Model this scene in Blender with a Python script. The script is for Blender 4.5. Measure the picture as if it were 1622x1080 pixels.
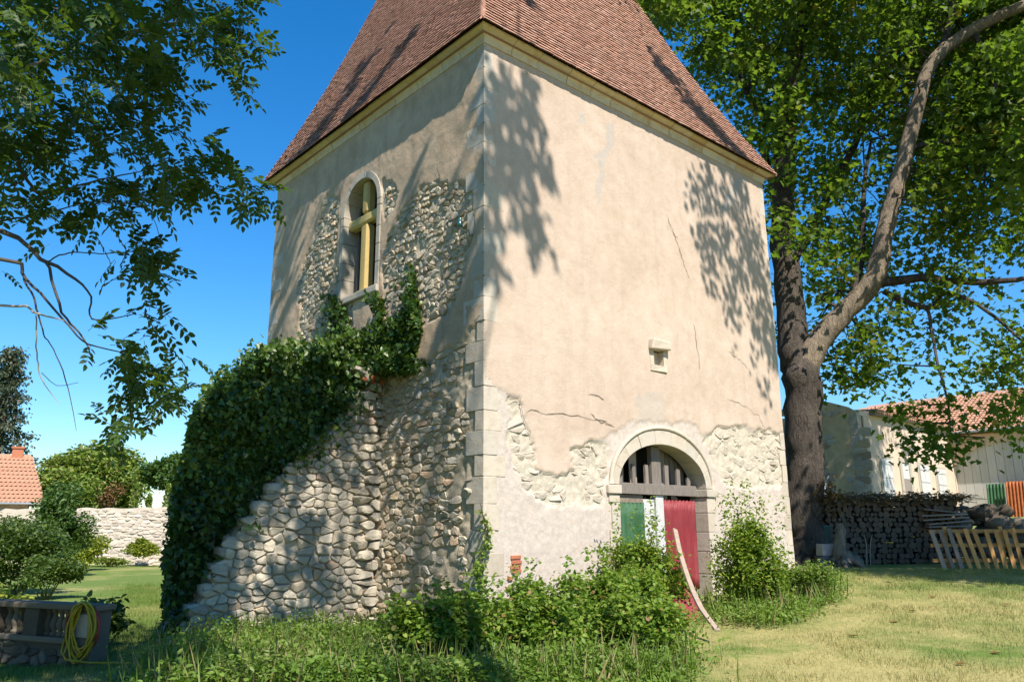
import bpy, bmesh, math, random
import numpy as np
from mathutils import Vector, Matrix
R = math.radians
rng = np.random.default_rng(7); random.seed(7)
scene = bpy.context.scene
for o in list(bpy.data.objects): bpy.data.objects.remove(o)

# ------------------------------------------------------------------ camera, sky, sun, exposure
W, H, F = 1622., 1080., 1253.1
TH = .2362; CZ = 1.65; ROLL = -.00696; DS = .905
CAM = np.array([0, 0, CZ])
cd = bpy.data.cameras.new('camera'); cam = bpy.data.objects.new('camera', cd); scene.collection.objects.link(cam)
cam.location = CAM; cam.rotation_euler = (Matrix.Rotation(math.pi / 2 + TH, 3, 'X') @ Matrix.Rotation(ROLL, 3, 'Z')).to_euler()
cd.sensor_width = 36; cd.lens = 36 * F / W; cd.clip_end = 2000
scene.camera = cam
SUN = np.array([.2565, -.599, .759]); SUN = SUN / np.linalg.norm(SUN)          # towards the sun
world = bpy.data.worlds.new('World'); scene.world = world; world.use_nodes = True
wn = world.node_tree.nodes; wl = world.node_tree.links
sky = wn.new('ShaderNodeTexSky'); sky.sky_type = 'NISHITA'; sky.sun_disc = False
sky.sun_elevation = math.asin(SUN[2]); sky.sun_rotation = math.atan2(SUN[0], SUN[1])
sky.air_density = 1.35; sky.dust_density = 0; sky.ozone_density = 9.5; sky.altitude = 0
bg = wn['Background']; bg.inputs['Strength'].default_value = .112
hs = wn.new('ShaderNodeHueSaturation'); hs.inputs['Saturation'].default_value = 1.24
wl.new(sky.outputs['Color'], hs.inputs['Color']); wl.new(hs.outputs['Color'], bg.inputs['Color'])
sl = bpy.data.lights.new('sun', 'SUN'); sl.energy = 5.0; sl.angle = R(.53); sl.color = (1, .935, .84)
so = bpy.data.objects.new('sun', sl); scene.collection.objects.link(so)
so.rotation_euler = Vector(SUN).to_track_quat('Z', 'Y').to_euler(); so.location = (20, -40, 60)
scene.view_settings.view_transform = 'Standard'; scene.view_settings.look = 'None'
scene.view_settings.exposure = .76; scene.view_settings.gamma = 1
scene.render.engine = 'CYCLES'

# ------------------------------------------------------------------ pixel helpers (a pixel is a direction; depth comes from what it touches)
def ray(px, py):
    a0 = px - W / 2; b0 = py - H / 2; x = (a0 * math.cos(ROLL) + b0 * math.sin(ROLL)) / F; y = (a0 * math.sin(ROLL) - b0 * math.cos(ROLL)) / F
    return np.array([x, math.cos(TH) - y * math.sin(TH), math.sin(TH) + y * math.cos(TH)])
def at_z(px, py, z): d = ray(px, py); return CAM + d * ((z - CZ) / d[2])
def at_depth(px, py, dep): d = ray(px, py); return CAM + d * (dep * DS / d[1])
def at_plane(px, py, p, n): d = ray(px, py); return CAM + d * (np.dot(p - CAM, n) / np.dot(d, n))
C0 = np.array([-.489, 13.41, 0.]); AZ = .84606
U = np.array([math.sin(AZ), math.cos(AZ), 0]); V = np.array([-math.cos(AZ), math.sin(AZ), 0])
ROT = math.pi / 2 - AZ
def L2W(x, y, z=0): return C0 + U * x + V * y + np.array([0, 0, z])
def on_y(px, py, y0=0.): P = at_plane(px, py, C0 + V * y0, -V) - C0; return float(P @ U), float(P[2])
def on_x(px, py, x0=0.): P = at_plane(px, py, C0 + U * x0, -U) - C0; return float(P @ V), float(P[2])
def sm(t): t = np.clip(t, 0, 1); return t * t * (3 - 2 * t)
def tz(x, y):
    return (.72 * sm((x + 1) / 9.5) * sm((y - 8) / 14) + 1.35 * sm((y - 24) / 8) * sm((x - 4) / 6)
            - .15 * sm((-x - 4) / 4) * sm((22 - y) / 8) + .8 * sm((-x - 10) / 20) * sm((y - 30) / 30))
def ground_at(px, py):
    d = ray(px, py); t = 8.
    for i in range(400):
        p = CAM + d * t
        if p[2] < tz(p[0], p[1]): break
        t += .15
    return p
# value noise
_L = np.random.default_rng(3).random((256, 256))
def vn(x, y):
    x = np.asarray(x, float); y = np.asarray(y, float)
    xi = np.floor(x).astype(int); yi = np.floor(y).astype(int); fx = sm(x - xi); fy = sm(y - yi)
    g = lambda a, b: _L[a % 256, b % 256]
    return (g(xi, yi) * (1 - fx) + g(xi + 1, yi) * fx) * (1 - fy) + (g(xi, yi + 1) * (1 - fx) + g(xi + 1, yi + 1) * fx) * fy
def fbm(x, y, o=4):
    s = 0; a = .5
    for i in range(o): s = s + a * vn(x * 2 ** i + 17 * i, y * 2 ** i + 31 * i); a *= .5
    return s / (1 - .5 ** o)
def inpoly(x, y, poly):
    x = np.asarray(x, float); y = np.asarray(y, float); r = np.zeros(x.shape, bool); n = len(poly); j = n - 1
    for i in range(n):
        xi, yi = poly[i]; xj, yj = poly[j]
        c = ((yi > y) != (yj > y)) & (x < (xj - xi) * (y - yi) / ((yj - yi) or 1e-9) + xi)
        r ^= c; j = i
    return r
def in_px(poly, n, r=rng):
    a = np.array(poly, float); lo = a.min(0); hi = a.max(0); out = np.zeros((0, 2))
    while len(out) < n:
        p = lo + (hi - lo) * r.random((n * 3 + 20, 2)); out = np.vstack([out, p[inpoly(p[:, 0], p[:, 1], poly)]])
    return out[:n]

# ------------------------------------------------------------------ materials
MATS = {}
def nt(name, rough=.9, spec=.25):
    m = bpy.data.materials.new(name); m.use_nodes = True; t = m.node_tree
    b = t.nodes['Principled BSDF']; b.inputs['Roughness'].default_value = rough; b.inputs['Specular IOR Level'].default_value = spec
    MATS[name] = m; return m, t, b
def N(t, kind, **k):
    n = t.nodes.new('ShaderNode' + kind)
    for a, v in k.items():
        if a.startswith('i_'): n.inputs[a[2:].replace('_', ' ')].default_value = v
        else: setattr(n, a, v)
    return n
def coords(t, scale=(1, 1, 1), kind='Object'):
    c = N(t, 'TexCoord'); mp = N(t, 'Mapping'); mp.inputs['Scale'].default_value = scale
    t.links.new(c.outputs[kind], mp.inputs['Vector']); return mp.outputs['Vector']
def noise(t, vec, scale, detail=5, rough=.6, dist=0):
    n = N(t, 'TexNoise'); n.inputs['Scale'].default_value = scale; n.inputs['Detail'].default_value = detail
    n.inputs['Roughness'].default_value = rough; n.inputs['Distortion'].default_value = dist
    t.links.new(vec, n.inputs['Vector']); return n.outputs['Fac']
def ramp(t, fac, stops):
    r = N(t, 'ValToRGB'); e = r.color_ramp.elements
    while len(e) < len(stops): e.new(.5)
    for i, (p, c) in enumerate(stops): e[i].position = p; e[i].color = (*c, 1)
    t.links.new(fac, r.inputs['Fac']); return r.outputs['Color']
def mixc(t, fac, a, b, mode='MIX'):
    m = N(t, 'Mix', data_type='RGBA', blend_type=mode)
    for s, v in ((m.inputs['Factor'], fac), (m.inputs['A'], a), (m.inputs['B'], b)):
        if isinstance(v, (int, float)): s.default_value = v
        elif isinstance(v, tuple): s.default_value = (*v, 1)
        else: t.links.new(v, s)
    return m.outputs['Result']
def math_(t, op, a, b=0.):
    m = N(t, 'Math', operation=op)
    for s, v in ((m.inputs[0], a), (m.inputs[1], b)):
        if isinstance(v, (int, float)): s.default_value = v
        else: t.links.new(v, s)
    return m.outputs[0]
def bump(t, b, h, strength=.5, dist=.02):
    n = N(t, 'Bump'); n.inputs['Strength'].default_value = strength; n.inputs['Distance'].default_value = dist
    t.links.new(h, n.inputs['Height']); t.links.new(n.outputs['Normal'], b.inputs['Normal'])
def tint_fac(t):
    o = N(t, 'ObjectInfo'); a = N(t, 'Attribute', attribute_name='tint')
    return math_(t, 'FRACT', math_(t, 'ADD', o.outputs['Random'], a.outputs['Fac']))
def stone_mat(name, stops, scale=6, rough=.95, bs=.6, bd=.02, dirt=(.12, .11, .09), dirtamt=.35):
    m, t, b = nt(name, rough, .15); v = coords(t)
    base = ramp(t, tint_fac(t), stops)
    n1 = noise(t, v, scale, 6, .65); n2 = noise(t, v, scale * 4.5, 4, .7)
    c = mixc(t, math_(t, 'MULTIPLY', ramp1(t, n1, .48, .75), dirtamt), base, dirt)
    c = mixc(t, math_(t, 'MULTIPLY', ramp1(t, n2, .55, .8), .3), c, tuple(min(1, x * 1.35) for x in stops[-1][1]))
    t.links.new(c, b.inputs['Base Color']); bump(t, b, math_(t, 'ADD', n1, math_(t, 'MULTIPLY', n2, .5)), bs, bd); return m
def ramp1(t, f, a, b_):
    m = N(t, 'MapRange'); m.inputs['From Min'].default_value = a; m.inputs['From Max'].default_value = b_
    t.links.new(f, m.inputs['Value']); return m.outputs['Result']
def plain(name, col, rough=.8, var=.25, scale=5, bs=.2, spec=.25, stretch=(1, 1, 1)):
    m, t, b = nt(name, rough, spec); v = coords(t, stretch)
    n = noise(t, v, scale, 6, .65)
    tf = tint_fac(t)
    k = math_(t, 'ADD', math_(t, 'MULTIPLY', n, .7), math_(t, 'MULTIPLY', tf, .3))
    c = ramp(t, k, [(.25, tuple(x * (1 - var) for x in col)), (.7, tuple(min(1, x * (1 + var)) for x in col))])
    t.links.new(c, b.inputs['Base Color']); bump(t, b, n, bs, .02); return m
def leaf_mat(name, stops, trans=.35, rough=.5, spec=.35):
    m, t, b = nt(name, rough, spec)
    a = N(t, 'Attribute', attribute_name='tint')
    c = ramp(t, a.outputs['Fac'], stops); t.links.new(c, b.inputs['Base Color'])
    tr = N(t, 'BsdfTranslucent'); t.links.new(mixc(t, .5, c, (.25, .42, .02), 'MIX') if trans else c, tr.inputs['Color'])
    mx = N(t, 'MixShader'); mx.inputs['Fac'].default_value = trans
    t.links.new(b.outputs[0], mx.inputs[1]); t.links.new(tr.outputs[0], mx.inputs[2])
    t.links.new(mx.outputs[0], t.nodes['Material Output'].inputs['Surface']); return m

def wall_mat(name, plaster_a, plaster_b, low_a, low_b, mortar_a, mortar_b, grey=(.36, .35, .33), streak=0.):
    m, t, b = nt(name, .95, .12); v = coords(t)
    at = N(t, 'Attribute', attribute_name='zone'); sp = N(t, 'SeparateColor'); t.links.new(at.outputs['Color'], sp.inputs['Color'])
    n0 = noise(t, v, .45, 5, .6); n1 = noise(t, v, 2.6, 6, .65, .4); n2 = noise(t, v, 26, 5, .7); n3 = noise(t, v, 9, 5, .7)
    big = math_(t, 'ADD', math_(t, 'MULTIPLY', n0, .45), math_(t, 'MULTIPLY', n1, .55))
    pl = ramp(t, big, [(.36, plaster_a), (.64, plaster_b)])
    vs = coords(t, (2.2, 2.2, .16)); ns = noise(t, vs, 1.5, 6, .7)
    pl = mixc(t, math_(t, 'MULTIPLY', ramp1(t, ns, .52, .78), .28 + streak), pl, tuple(x * .62 for x in plaster_a))
    pl = mixc(t, math_(t, 'MULTIPLY', ramp1(t, n3, .6, .78), .22), pl, tuple(min(1, x * 1.2) for x in plaster_b))
    pl = mixc(t, math_(t, 'MULTIPLY', ramp1(t, noise(t, v, .9, 7, .7, 1.), .56, .62), .18), pl, tuple(min(1, x * 1.16) for x in plaster_b))
    lo = ramp(t, n3, [(.35, low_a), (.65, low_b)])
    lo = mixc(t, math_(t, 'MULTIPLY', ramp1(t, n1, .5, .7), .45), lo, plaster_b)
    mo = ramp(t, n3, [(.35, mortar_a), (.65, mortar_b)])
    c = mixc(t, sp.outputs['Green'], pl, lo); c = mixc(t, sp.outputs['Red'], c, mo); c = mixc(t, sp.outputs['Blue'], c, grey)
    t.links.new(c, b.inputs['Base Color'])
    h = math_(t, 'ADD', math_(t, 'MULTIPLY', n2, .6), n3)
    bump(t, b, h, .45, .025); return m

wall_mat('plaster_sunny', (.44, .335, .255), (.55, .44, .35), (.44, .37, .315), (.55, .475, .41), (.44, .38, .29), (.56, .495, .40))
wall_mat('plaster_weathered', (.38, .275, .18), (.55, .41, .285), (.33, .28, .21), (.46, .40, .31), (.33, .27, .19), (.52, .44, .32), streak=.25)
stone_mat('quoin_stone', [(0, (.42, .36, .285)), (.5, (.53, .455, .36)), (1, (.46, .415, .35))], 5, bs=.6, dirt=(.36, .28, .20), dirtamt=.65)
stone_mat('rubble_stone', [(0, (.30, .245, .18)), (.25, (.50, .43, .32)), (.5, (.44, .35, .23)), (.7, (.40, .365, .31)), (.85, (.58, .51, .38)), (1, (.46, .31, .20))], 11, bs=1., bd=.03)
stone_mat('grey_rubble', [(0, (.32, .28, .22)), (.3, (.50, .44, .34)), (.55, (.40, .35, .28)), (.8, (.57, .50, .39)), (.95, (.46, .38, .27)), (1, (.46, .33, .24))], 11, bs=1., bd=.03)
stone_mat('lime_rubble', [(0, (.44, .375, .295)), (1, (.55, .48, .39))], 9, dirtamt=.12, bs=1., bd=.03)
stone_mat('cornice_stone', [(0, (.54, .41, .25)), (.5, (.63, .51, .34)), (1, (.56, .48, .37))], 4, bs=.4, dirt=(.44, .27, .11), dirtamt=.7)
stone_mat('window_stone', [(0, (.36, .315, .25)), (1, (.45, .40, .325))], 7, bs=.4, dirt=(.2, .16, .12))
stone_mat('mullion_stone', [(0, (.52, .37, .14)), (1, (.60, .44, .18))], 6, bs=.2, dirtamt=.2)
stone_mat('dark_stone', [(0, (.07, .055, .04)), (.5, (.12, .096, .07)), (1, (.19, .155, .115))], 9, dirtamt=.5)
stone_mat('far_wall_stone', [(0, (.50, .42, .34)), (1, (.62, .54, .45))], 3)
stone_mat('roof_tile', [(0, (.35, .175, .115)), (.3, (.44, .24, .165)), (.55, (.39, .205, .14)), (.85, (.47, .28, .205)), (1, (.25, .14, .10))], 2.2, bs=.3, bd=.01, dirt=(.25, .165, .12), dirtamt=.5)
stone_mat('far_tile', [(0, (.40, .21, .13)), (.5, (.44, .24, .15)), (1, (.42, .225, .14))], 6, dirtamt=.12)
stone_mat('brick_red', [(0, (.38, .12, .06)), (1, (.46, .18, .10))], 10)
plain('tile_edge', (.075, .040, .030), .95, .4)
plain('old_wood', (.20, .17, .145), .85, .4, 6, .4, stretch=(6, 6, .8))
plain('pale_wood', (.55, .54, .52), .8, .25, 6, .3, stretch=(6, 6, .8))
plain('pallet_wood', (.50, .26, .085), .8, .35, 6, .3, stretch=(5, 5, .8))
plain('grey_plank', (.28, .215, .165), .85, .35, 8, .4)
def sheet(name, col, worn, dirt):
    m, t, b = nt(name, .6, .35); v = coords(t); vs = coords(t, (1, 1, .18))
    n1 = noise(t, vs, 5, 6, .7); n2 = noise(t, v, 9, 6, .7); n3 = noise(t, v, 1.6, 4, .6)
    c = mixc(t, ramp1(t, n1, .42, .75), col, worn); c = mixc(t, math_(t, 'MULTIPLY', ramp1(t, n2, .56, .7), .6), c, dirt); c = mixc(t, math_(t, 'MULTIPLY', ramp1(t, n3, .45, .7), .45), c, tuple(x * .55 for x in col))
    t.links.new(c, b.inputs['Base Color']); t.links.new(ramp(t, n2, [(.3, (.45, .45, .45)), (.7, (.85, .85, .85))]), b.inputs['Roughness']); bump(t, b, n2, .15, .01)
sheet('red_sheet', (.21, .018, .026), (.27, .06, .06), (.12, .05, .04)); sheet('green_sheet', (.024, .10, .036), (.07, .15, .08), (.06, .07, .04))
plain('rust_sheet', (.38, .11, .035), .75, .5, 6, .2)
plain('white_paint', (.52, .51, .49), .7, .1, 5, .1)
plain('gate_paint', (.50, .49, .47), .7, .15, 4, .15, stretch=(3, 3, .4))
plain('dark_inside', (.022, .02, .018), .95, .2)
plain('curtain', (.085, .075, .095), .8, .3, 5, .2, stretch=(1, 8, .4))
plain('crack', (.16, .12, .09), .95, .3)
plain('metal_grey', (.25, .26, .27), .5, .2)
plain('hose_yellow', (.40, .29, .02), .45, .2)
plain('hose_red', (.28, .05, .04), .5, .2)
def bark(name, dark, light):
    m, t, b = nt(name, .95, .1); v = coords(t, (1, 1, .28)); v2 = coords(t)
    n1 = noise(t, v, 9, 7, .7, 1.2); n2 = noise(t, v2, 1.3, 4, .6); n3 = noise(t, v2, 24, 4, .7)
    k = math_(t, 'ADD', math_(t, 'MULTIPLY', n1, .7), math_(t, 'MULTIPLY', n2, .3))
    c = ramp(t, k, [(.38, dark), (.62, light)]); c = mixc(t, math_(t, 'MULTIPLY', ramp1(t, n3, .58, .7), .35), c, tuple(min(1, x * 1.7) for x in light))
    t.links.new(c, b.inputs['Base Color']); bump(t, b, math_(t, 'ADD', n1, math_(t, 'MULTIPLY', n3, .25)), 1., .12)
bark('bark_dark', (.05, .042, .036), (.14, .115, .095)); bark('bark_light', (.17, .135, .10), (.38, .30, .22))
plain('twig', (.10, .082, .065), .9, .3)
plain('dead_twig', (.34, .27, .20), .9, .3)
plain('stem_green', (.13, .14, .05), .8, .3)
plain('log_bark', (.06, .048, .04), .95, .4, 12, .5)
plain('log_end', (.11, .082, .058), .9, .35, 12, .2)
plain('black_tarp', (.025, .025, .027), .5, .3)
plain('house_plaster', (.58, .45, .34), .95, .14, 2.5, .3)
plain('house_plaster_old', (.50, .38, .22), .95, .35, 3, .5)
plain('blue_plastic', (.05, .12, .12), .5, .2)
plain('pink_block', (.50, .40, .36), .9, .2)
def glass(name):
    m, t, b = nt(name, .08, .6); b.inputs['Base Color'].default_value = (.015, .018, .022, 1); return m
glass('glass')
g, t, b = nt('glass_teal', .15, .6); b.inputs['Base Color'].default_value = (.03, .22, .22, 1); b.inputs['Transmission Weight'].default_value = .4
leaf_mat('maple_leaf', [(0, (.035, .07, .010)), (.4, (.075, .125, .015)), (.75, (.14, .19, .022)), (.92, (.25, .25, .03)), (1, (.34, .23, .045))], .52)
leaf_mat('ash_leaf', [(0, (.018, .045, .012)), (.6, (.035, .075, .016)), (1, (.08, .13, .03))], .35)
leaf_mat('ivy_leaf', [(0, (.012, .032, .008)), (.5, (.028, .07, .012)), (.85, (.075, .145, .02)), (1, (.13, .17, .03))], .25, .4, .4)
leaf_mat('bramble_leaf', [(0, (.08, .15, .018)), (.5, (.16, .26, .032)), (.88, (.26, .35, .05)), (.95, (.34, .33, .09)), (1, (.28, .13, .06))], .45)
leaf_mat('bush_leaf', [(0, (.09, .16, .018)), (.6, (.19, .28, .03)), (1, (.34, .37, .05))], .45)
leaf_mat('weed_leaf', [(0, (.08, .15, .02)), (.6, (.16, .25, .035)), (.9, (.17, .22, .05)), (1, (.34, .28, .13))], .35)
leaf_mat('hedge_leaf', [(0, (.03, .06, .014)), (.6, (.065, .11, .022)), (1, (.12, .17, .03))], .3)
leaf_mat('far_leaf', [(0, (.13, .20, .028)), (.6, (.22, .29, .045)), (.9, (.20, .20, .05)), (1, (.26, .17, .07))], .3)
leaf_mat('far_leaf_dark', [(0, (.035, .08, .022)), (.6, (.065, .125, .03)), (1, (.11, .18, .04))], .3)
leaf_mat('cedar_leaf', [(0, (.03, .05, .03)), (.6, (.06, .08, .045)), (1, (.12, .11, .06))], .15)
leaf_mat('gold_leaf', [(0, (.14, .20, .02)), (.6, (.26, .30, .03)), (1, (.36, .36, .05))], .35)
leaf_mat('brown_leaf', [(0, (.08, .045, .02)), (.6, (.16, .08, .03)), (1, (.24, .13, .05))], .2)
def grass_mat(name, blades):
    m, t, b = nt(name, .9, .15); v = coords(t)
    n1 = noise(t, v, .33, 5, .6, .6); n2 = noise(t, v, 1.7, 6, .7); n3 = noise(t, v, 14, 4, .7)
    sx = N(t, 'SeparateXYZ'); t.links.new(v, sx.inputs[0])
    dry = math_(t, 'MULTIPLY', ramp1(t, sx.outputs['X'], -3, 3), ramp1(t, sx.outputs['Y'], 24, 13))
    k = math_(t, 'ADD', math_(t, 'ADD', math_(t, 'MULTIPLY', n1, .7), math_(t, 'MULTIPLY', n2, .45)), math_(t, 'MULTIPLY', dry, .15))
    green = ramp(t, n3, [(.3, (.085, .135, .028)), (.7, (.15, .21, .045))])
    straw = ramp(t, n3, [(.3, (.27, .235, .085)), (.7, (.40, .345, .15))])
    c = mixc(t, ramp1(t, k, .56, .78), green, straw)
    if blades:
        a = N(t, 'Attribute', attribute_name='tint'); c = mixc(t, math_(t, 'MULTIPLY', a.outputs['Fac'], .35), c, (.10, .17, .03))
    else: bump(t, b, n3, .6, .04)
    t.links.new(c, b.inputs['Base Color']); return m
grass_mat('lawn', False); grass_mat('blade', True)

# ------------------------------------------------------------------ object helpers
col = scene.collection
def link(name, data, mat=None, parent=None):
    o = bpy.data.objects.new(name, data); col.objects.link(o)
    if mat is not None and data is not None and len(data.materials) == 0: data.materials.append(MATS[mat])
    if parent is not None: o.parent = parent
    return o
def tag(o, label=None, cat=None, group=None, kind=None):
    for k, v in (('label', label), ('category', cat), ('group', group), ('kind', kind)):
        if v: o[k] = v
    return o
def thing(name, label, cat, loc=(0, 0, 0), rz=0, group=None):
    o = bpy.data.objects.new(name, None); col.objects.link(o); o.location = loc; o.rotation_euler = (0, 0, rz); o.empty_display_size = .2
    return tag(o, label, cat, group)
class MB:
    def __init__(s): s.v = []; s.f = []; s.t = []; s.n = 0
    def add(s, verts, faces, tint=0.):
        verts = np.asarray(verts, float); s.v.append(verts); s.f += [tuple(i + s.n for i in f) for f in faces]
        s.t.append(np.full(len(verts), tint)); s.n += len(verts); return s
    def box(s, a, b, tint=0., jit=0.):
        (x0, y0, z0), (x1, y1, z1) = a, b
        v = np.array([(x, y, z) for z in (z0, z1) for y in (y0, y1) for x in (x0, x1)], float)
        if jit: v += (rng.random(v.shape) - .5) * 2 * jit
        return s.add(v, [(0, 2, 3, 1), (4, 5, 7, 6), (0, 1, 5, 4), (2, 6, 7, 3), (0, 4, 6, 2), (1, 3, 7, 5)], tint)
    def tube(s, pts, rad, n=8, tint=0., cap=True):
        pts = [np.array(p, float) for p in pts]; v = []; f = []
        if not hasattr(rad, '__len__'): rad = [rad] * len(pts)
        ref = np.array([.31, .17, .93]); 
        for i, p in enumerate(pts):
            d = pts[min(i + 1, len(pts) - 1)] - pts[max(i - 1, 0)]; d = d / (np.linalg.norm(d) + 1e-9)
            if abs(d @ ref) > .95: ref = np.array([.93, .2, .31])
            a = np.cross(d, ref); a /= np.linalg.norm(a); b = np.cross(d, a); ref = -np.cross(d, a) if False else ref
            for k in range(n):
                an = 2 * math.pi * k / n; v.append(p + rad[i] * (math.cos(an) * a + math.sin(an) * b))
        for i in range(len(pts) - 1):
            for k in range(n): f.append((i * n + k, i * n + (k + 1) % n, (i + 1) * n + (k + 1) % n, (i + 1) * n + k))
        if cap: f.append(tuple(range(n))); f.append(tuple(range((len(pts) - 1) * n, len(pts) * n))[::-1])
        return s.add(v, f, tint)
    def lathe(s, prof, c=(0, 0, 0), n=12, tint=0.):
        v = [(c[0] + r * math.cos(2 * math.pi * k / n), c[1] + r * math.sin(2 * math.pi * k / n), c[2] + z) for r, z in prof for k in range(n)]
        f = [(i * n + k, i * n + (k + 1) % n, (i + 1) * n + (k + 1) % n, (i + 1) * n + k) for i in range(len(prof) - 1) for k in range(n)]
        f += [tuple(range(n))[::-1], tuple(range((len(prof) - 1) * n, len(prof) * n))]
        return s.add(v, f, tint)
    def mesh(s, name, smooth=False):
        me = bpy.data.meshes.new(name); v = np.vstack(s.v); me.from_pydata(v.tolist(), [], s.f)
        a = me.attributes.new('tint', 'FLOAT', 'POINT'); a.data.foreach_set('value', np.concatenate(s.t).astype(np.float32))
        if smooth: me.polygons.foreach_set('use_smooth', [True] * len(me.polygons))
        me.update(); return me
    def build(s, name, mat, parent=None, smooth=False): return link(name, s.mesh(name, smooth), mat, parent)
def bevel(o, w=.012, seg=2):
    bm = bmesh.new(); bm.from_mesh(o.data)
    bmesh.ops.bevel(bm, geom=bm.edges[:], offset=w, segments=seg, affect='EDGES', profile=.6)
    bm.to_mesh(o.data); bm.free(); return o
def prism_xz(mb, poly, y0, y1, tint=0.):          # polygon in x,z extruded over y
    n = len(poly); v = [(x, y0, z) for x, z in poly] + [(x, y1, z) for x, z in poly]
    f = [tuple(range(n)), tuple(range(n, 2 * n))[::-1]] + [(i, i + n, (i + 1) % n + n, (i + 1) % n) for i in range(n)]
    return mb.add(v, f, tint)
def prism_yz(mb, poly, x0, x1, tint=0.):
    n = len(poly); v = [(x0, y, z) for y, z in poly] + [(x1, y, z) for y, z in poly]
    f = [tuple(range(n)), tuple(range(n, 2 * n))[::-1]] + [(i, i + n, (i + 1) % n + n, (i + 1) % n) for i in range(n)]
    return mb.add(v, f, tint)
def fixn(o):
    bm = bmesh.new(); bm.from_mesh(o.data); bmesh.ops.recalc_face_normals(bm, faces=bm.faces[:]); bm.to_mesh(o.data); bm.free(); return o

# rounded rubble stones: a few shared meshes
def stone_geo(seed, k=9.):
    r = np.random.default_rng(seed); idx = {}; v = []; f = []
    def vid(i, j, l):
        if (i, j, l) not in idx:
            p = np.array([i, j, l], float) - 1; p = p / (np.sum(np.abs(p) ** k) ** (1 / k)); p = p * (1 + (r.random(3) - .5) * .42)
            idx[(i, j, l)] = len(v); v.append(p)
        return idx[(i, j, l)]
    for ax in range(3):
        for s in (0, 2):
            for a in range(2):
                for b in range(2):
                    q = []
                    for da, db in ((0, 0), (1, 0), (1, 1), (0, 1)):
                        c = [0, 0, 0]; c[ax] = s; c[(ax + 1) % 3] = a + da; c[(ax + 2) % 3] = b + db; q.append(vid(*c))
                    f.append(tuple(q if s == 2 else q[::-1]))
    return np.array(v), f
STONES = [stone_geo(i + 40) for i in range(14)]
def stone_meshes(mat):
    out = []
    for i, (v, f) in enumerate(STONES):
        m = MB().add(v, f).mesh('stone', True); m.materials.append(MATS[mat]); out.append(m)
    return out
def clip(poly, px, pz, nx_, nz_):
    out = []; n = len(poly)
    for i in range(n):
        a, b = poly[i], poly[(i + 1) % n]; da = (a[0] - px) * nx_ + (a[1] - pz) * nz_; db = (b[0] - px) * nx_ + (b[1] - pz) * nz_
        if da <= 0: out.append(a)
        if (da < 0) != (db < 0) and da != db:
            t = da / (da - db); out.append((a[0] + (b[0] - a[0]) * t, a[1] + (b[1] - a[1]) * t))
    return out
def rubble(x0, x1, z0, z1, inside, dx=.24, dz=.14, seed=1, jx=.40, jz=.24, drop=.16, gap=.008):
    """irregular fitted stones: Voronoi cells in a flattened space, returned as polygons"""
    r = np.random.default_rng(seed); S = {}; an = dx / dz
    nxx = int((x1 - x0) / dx) + 3; nzz = int((z1 - z0) / dz) + 3
    for j in range(nzz):
        off = r.random()
        for i in range(nxx):
            if r.random() < drop: continue
            x = x0 + (i - 1 + off + r.uniform(-jx, jx)) * dx; z = z0 + (j - 1 + r.uniform(-jz, jz)) * dz + .10 * (float(vn(x * 1.1 + seed, j * .3)) - .5)
            S[(i, j)] = (x, z)
    out = []
    for (i, j), (x, z) in S.items():
        if not inside(x, z): continue
        poly = [(x - dx * 1.5, z - dz * 1.3), (x + dx * 1.5, z - dz * 1.3), (x + dx * 1.5, z + dz * 1.3), (x - dx * 1.5, z + dz * 1.3)]
        for di in range(-3, 4):
            for dj in range(-2, 3):
                q = S.get((i + di, j + dj))
                if q is None or (di == 0 and dj == 0): continue
                vx, vz = q[0] - x, (q[1] - z) * an * an
                poly = clip(poly, (x + q[0]) / 2, (z + q[1]) / 2, vx, vz)
                if len(poly) < 3: break
            if len(poly) < 3: break
        if len(poly) < 3: continue
        cx = sum(p[0] for p in poly) / len(poly); cz = sum(p[1] for p in poly) / len(poly); q = []
        n = len(poly)
        for k in range(n):
            a, b = poly[k], poly[(k + 1) % n]; c1 = r.uniform(.10, .26)
            for t in (c1, 1 - r.uniform(.10, .26)): q.append((a[0] + (b[0] - a[0]) * t, a[1] + (b[1] - a[1]) * t))
        w = max(p[0] for p in q) - min(p[0] for p in q); h = max(p[1] for p in q) - min(p[1] for p in q)
        if w < .05 or h < .04: continue
        g_ = gap * r.uniform(.5, 1.6); fx = max(.6, 1 - 2 * g_ / w); fz = max(.6, 1 - 2 * g_ / h)
        q = [((p[0] - cx) * fx, (p[1] - cz) * fz) for p in q]
        out.append((cx, cz, w, h, q))
    return out
def stone_poly(q, w, h, front, back, r):
    n = len(q); tx, tzz = r.normal(0, .10), r.normal(0, .13); v = []; rnd = r.uniform(.70, .92)
    for f_, d in ((1., -back), (.97, front * .45), (rnd, front)):
        for x, z in q: v.append((x * f_, -(d + (tx * x + tzz * z if d > 0 else 0) + (r.normal(0, .004) if d > 0 else 0)), z * f_))
    v.append((0, -(front * r.uniform(.95, 1.25)), 0)); f = []
    for k in range(2):
        for i in range(n): f.append((k * n + i, k * n + (i + 1) % n, (k + 1) * n + (i + 1) % n, (k + 1) * n + i))
    for i in range(n): f.append((2 * n + i, 2 * n + (i + 1) % n, 3 * n))
    return np.array(v), f
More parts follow.
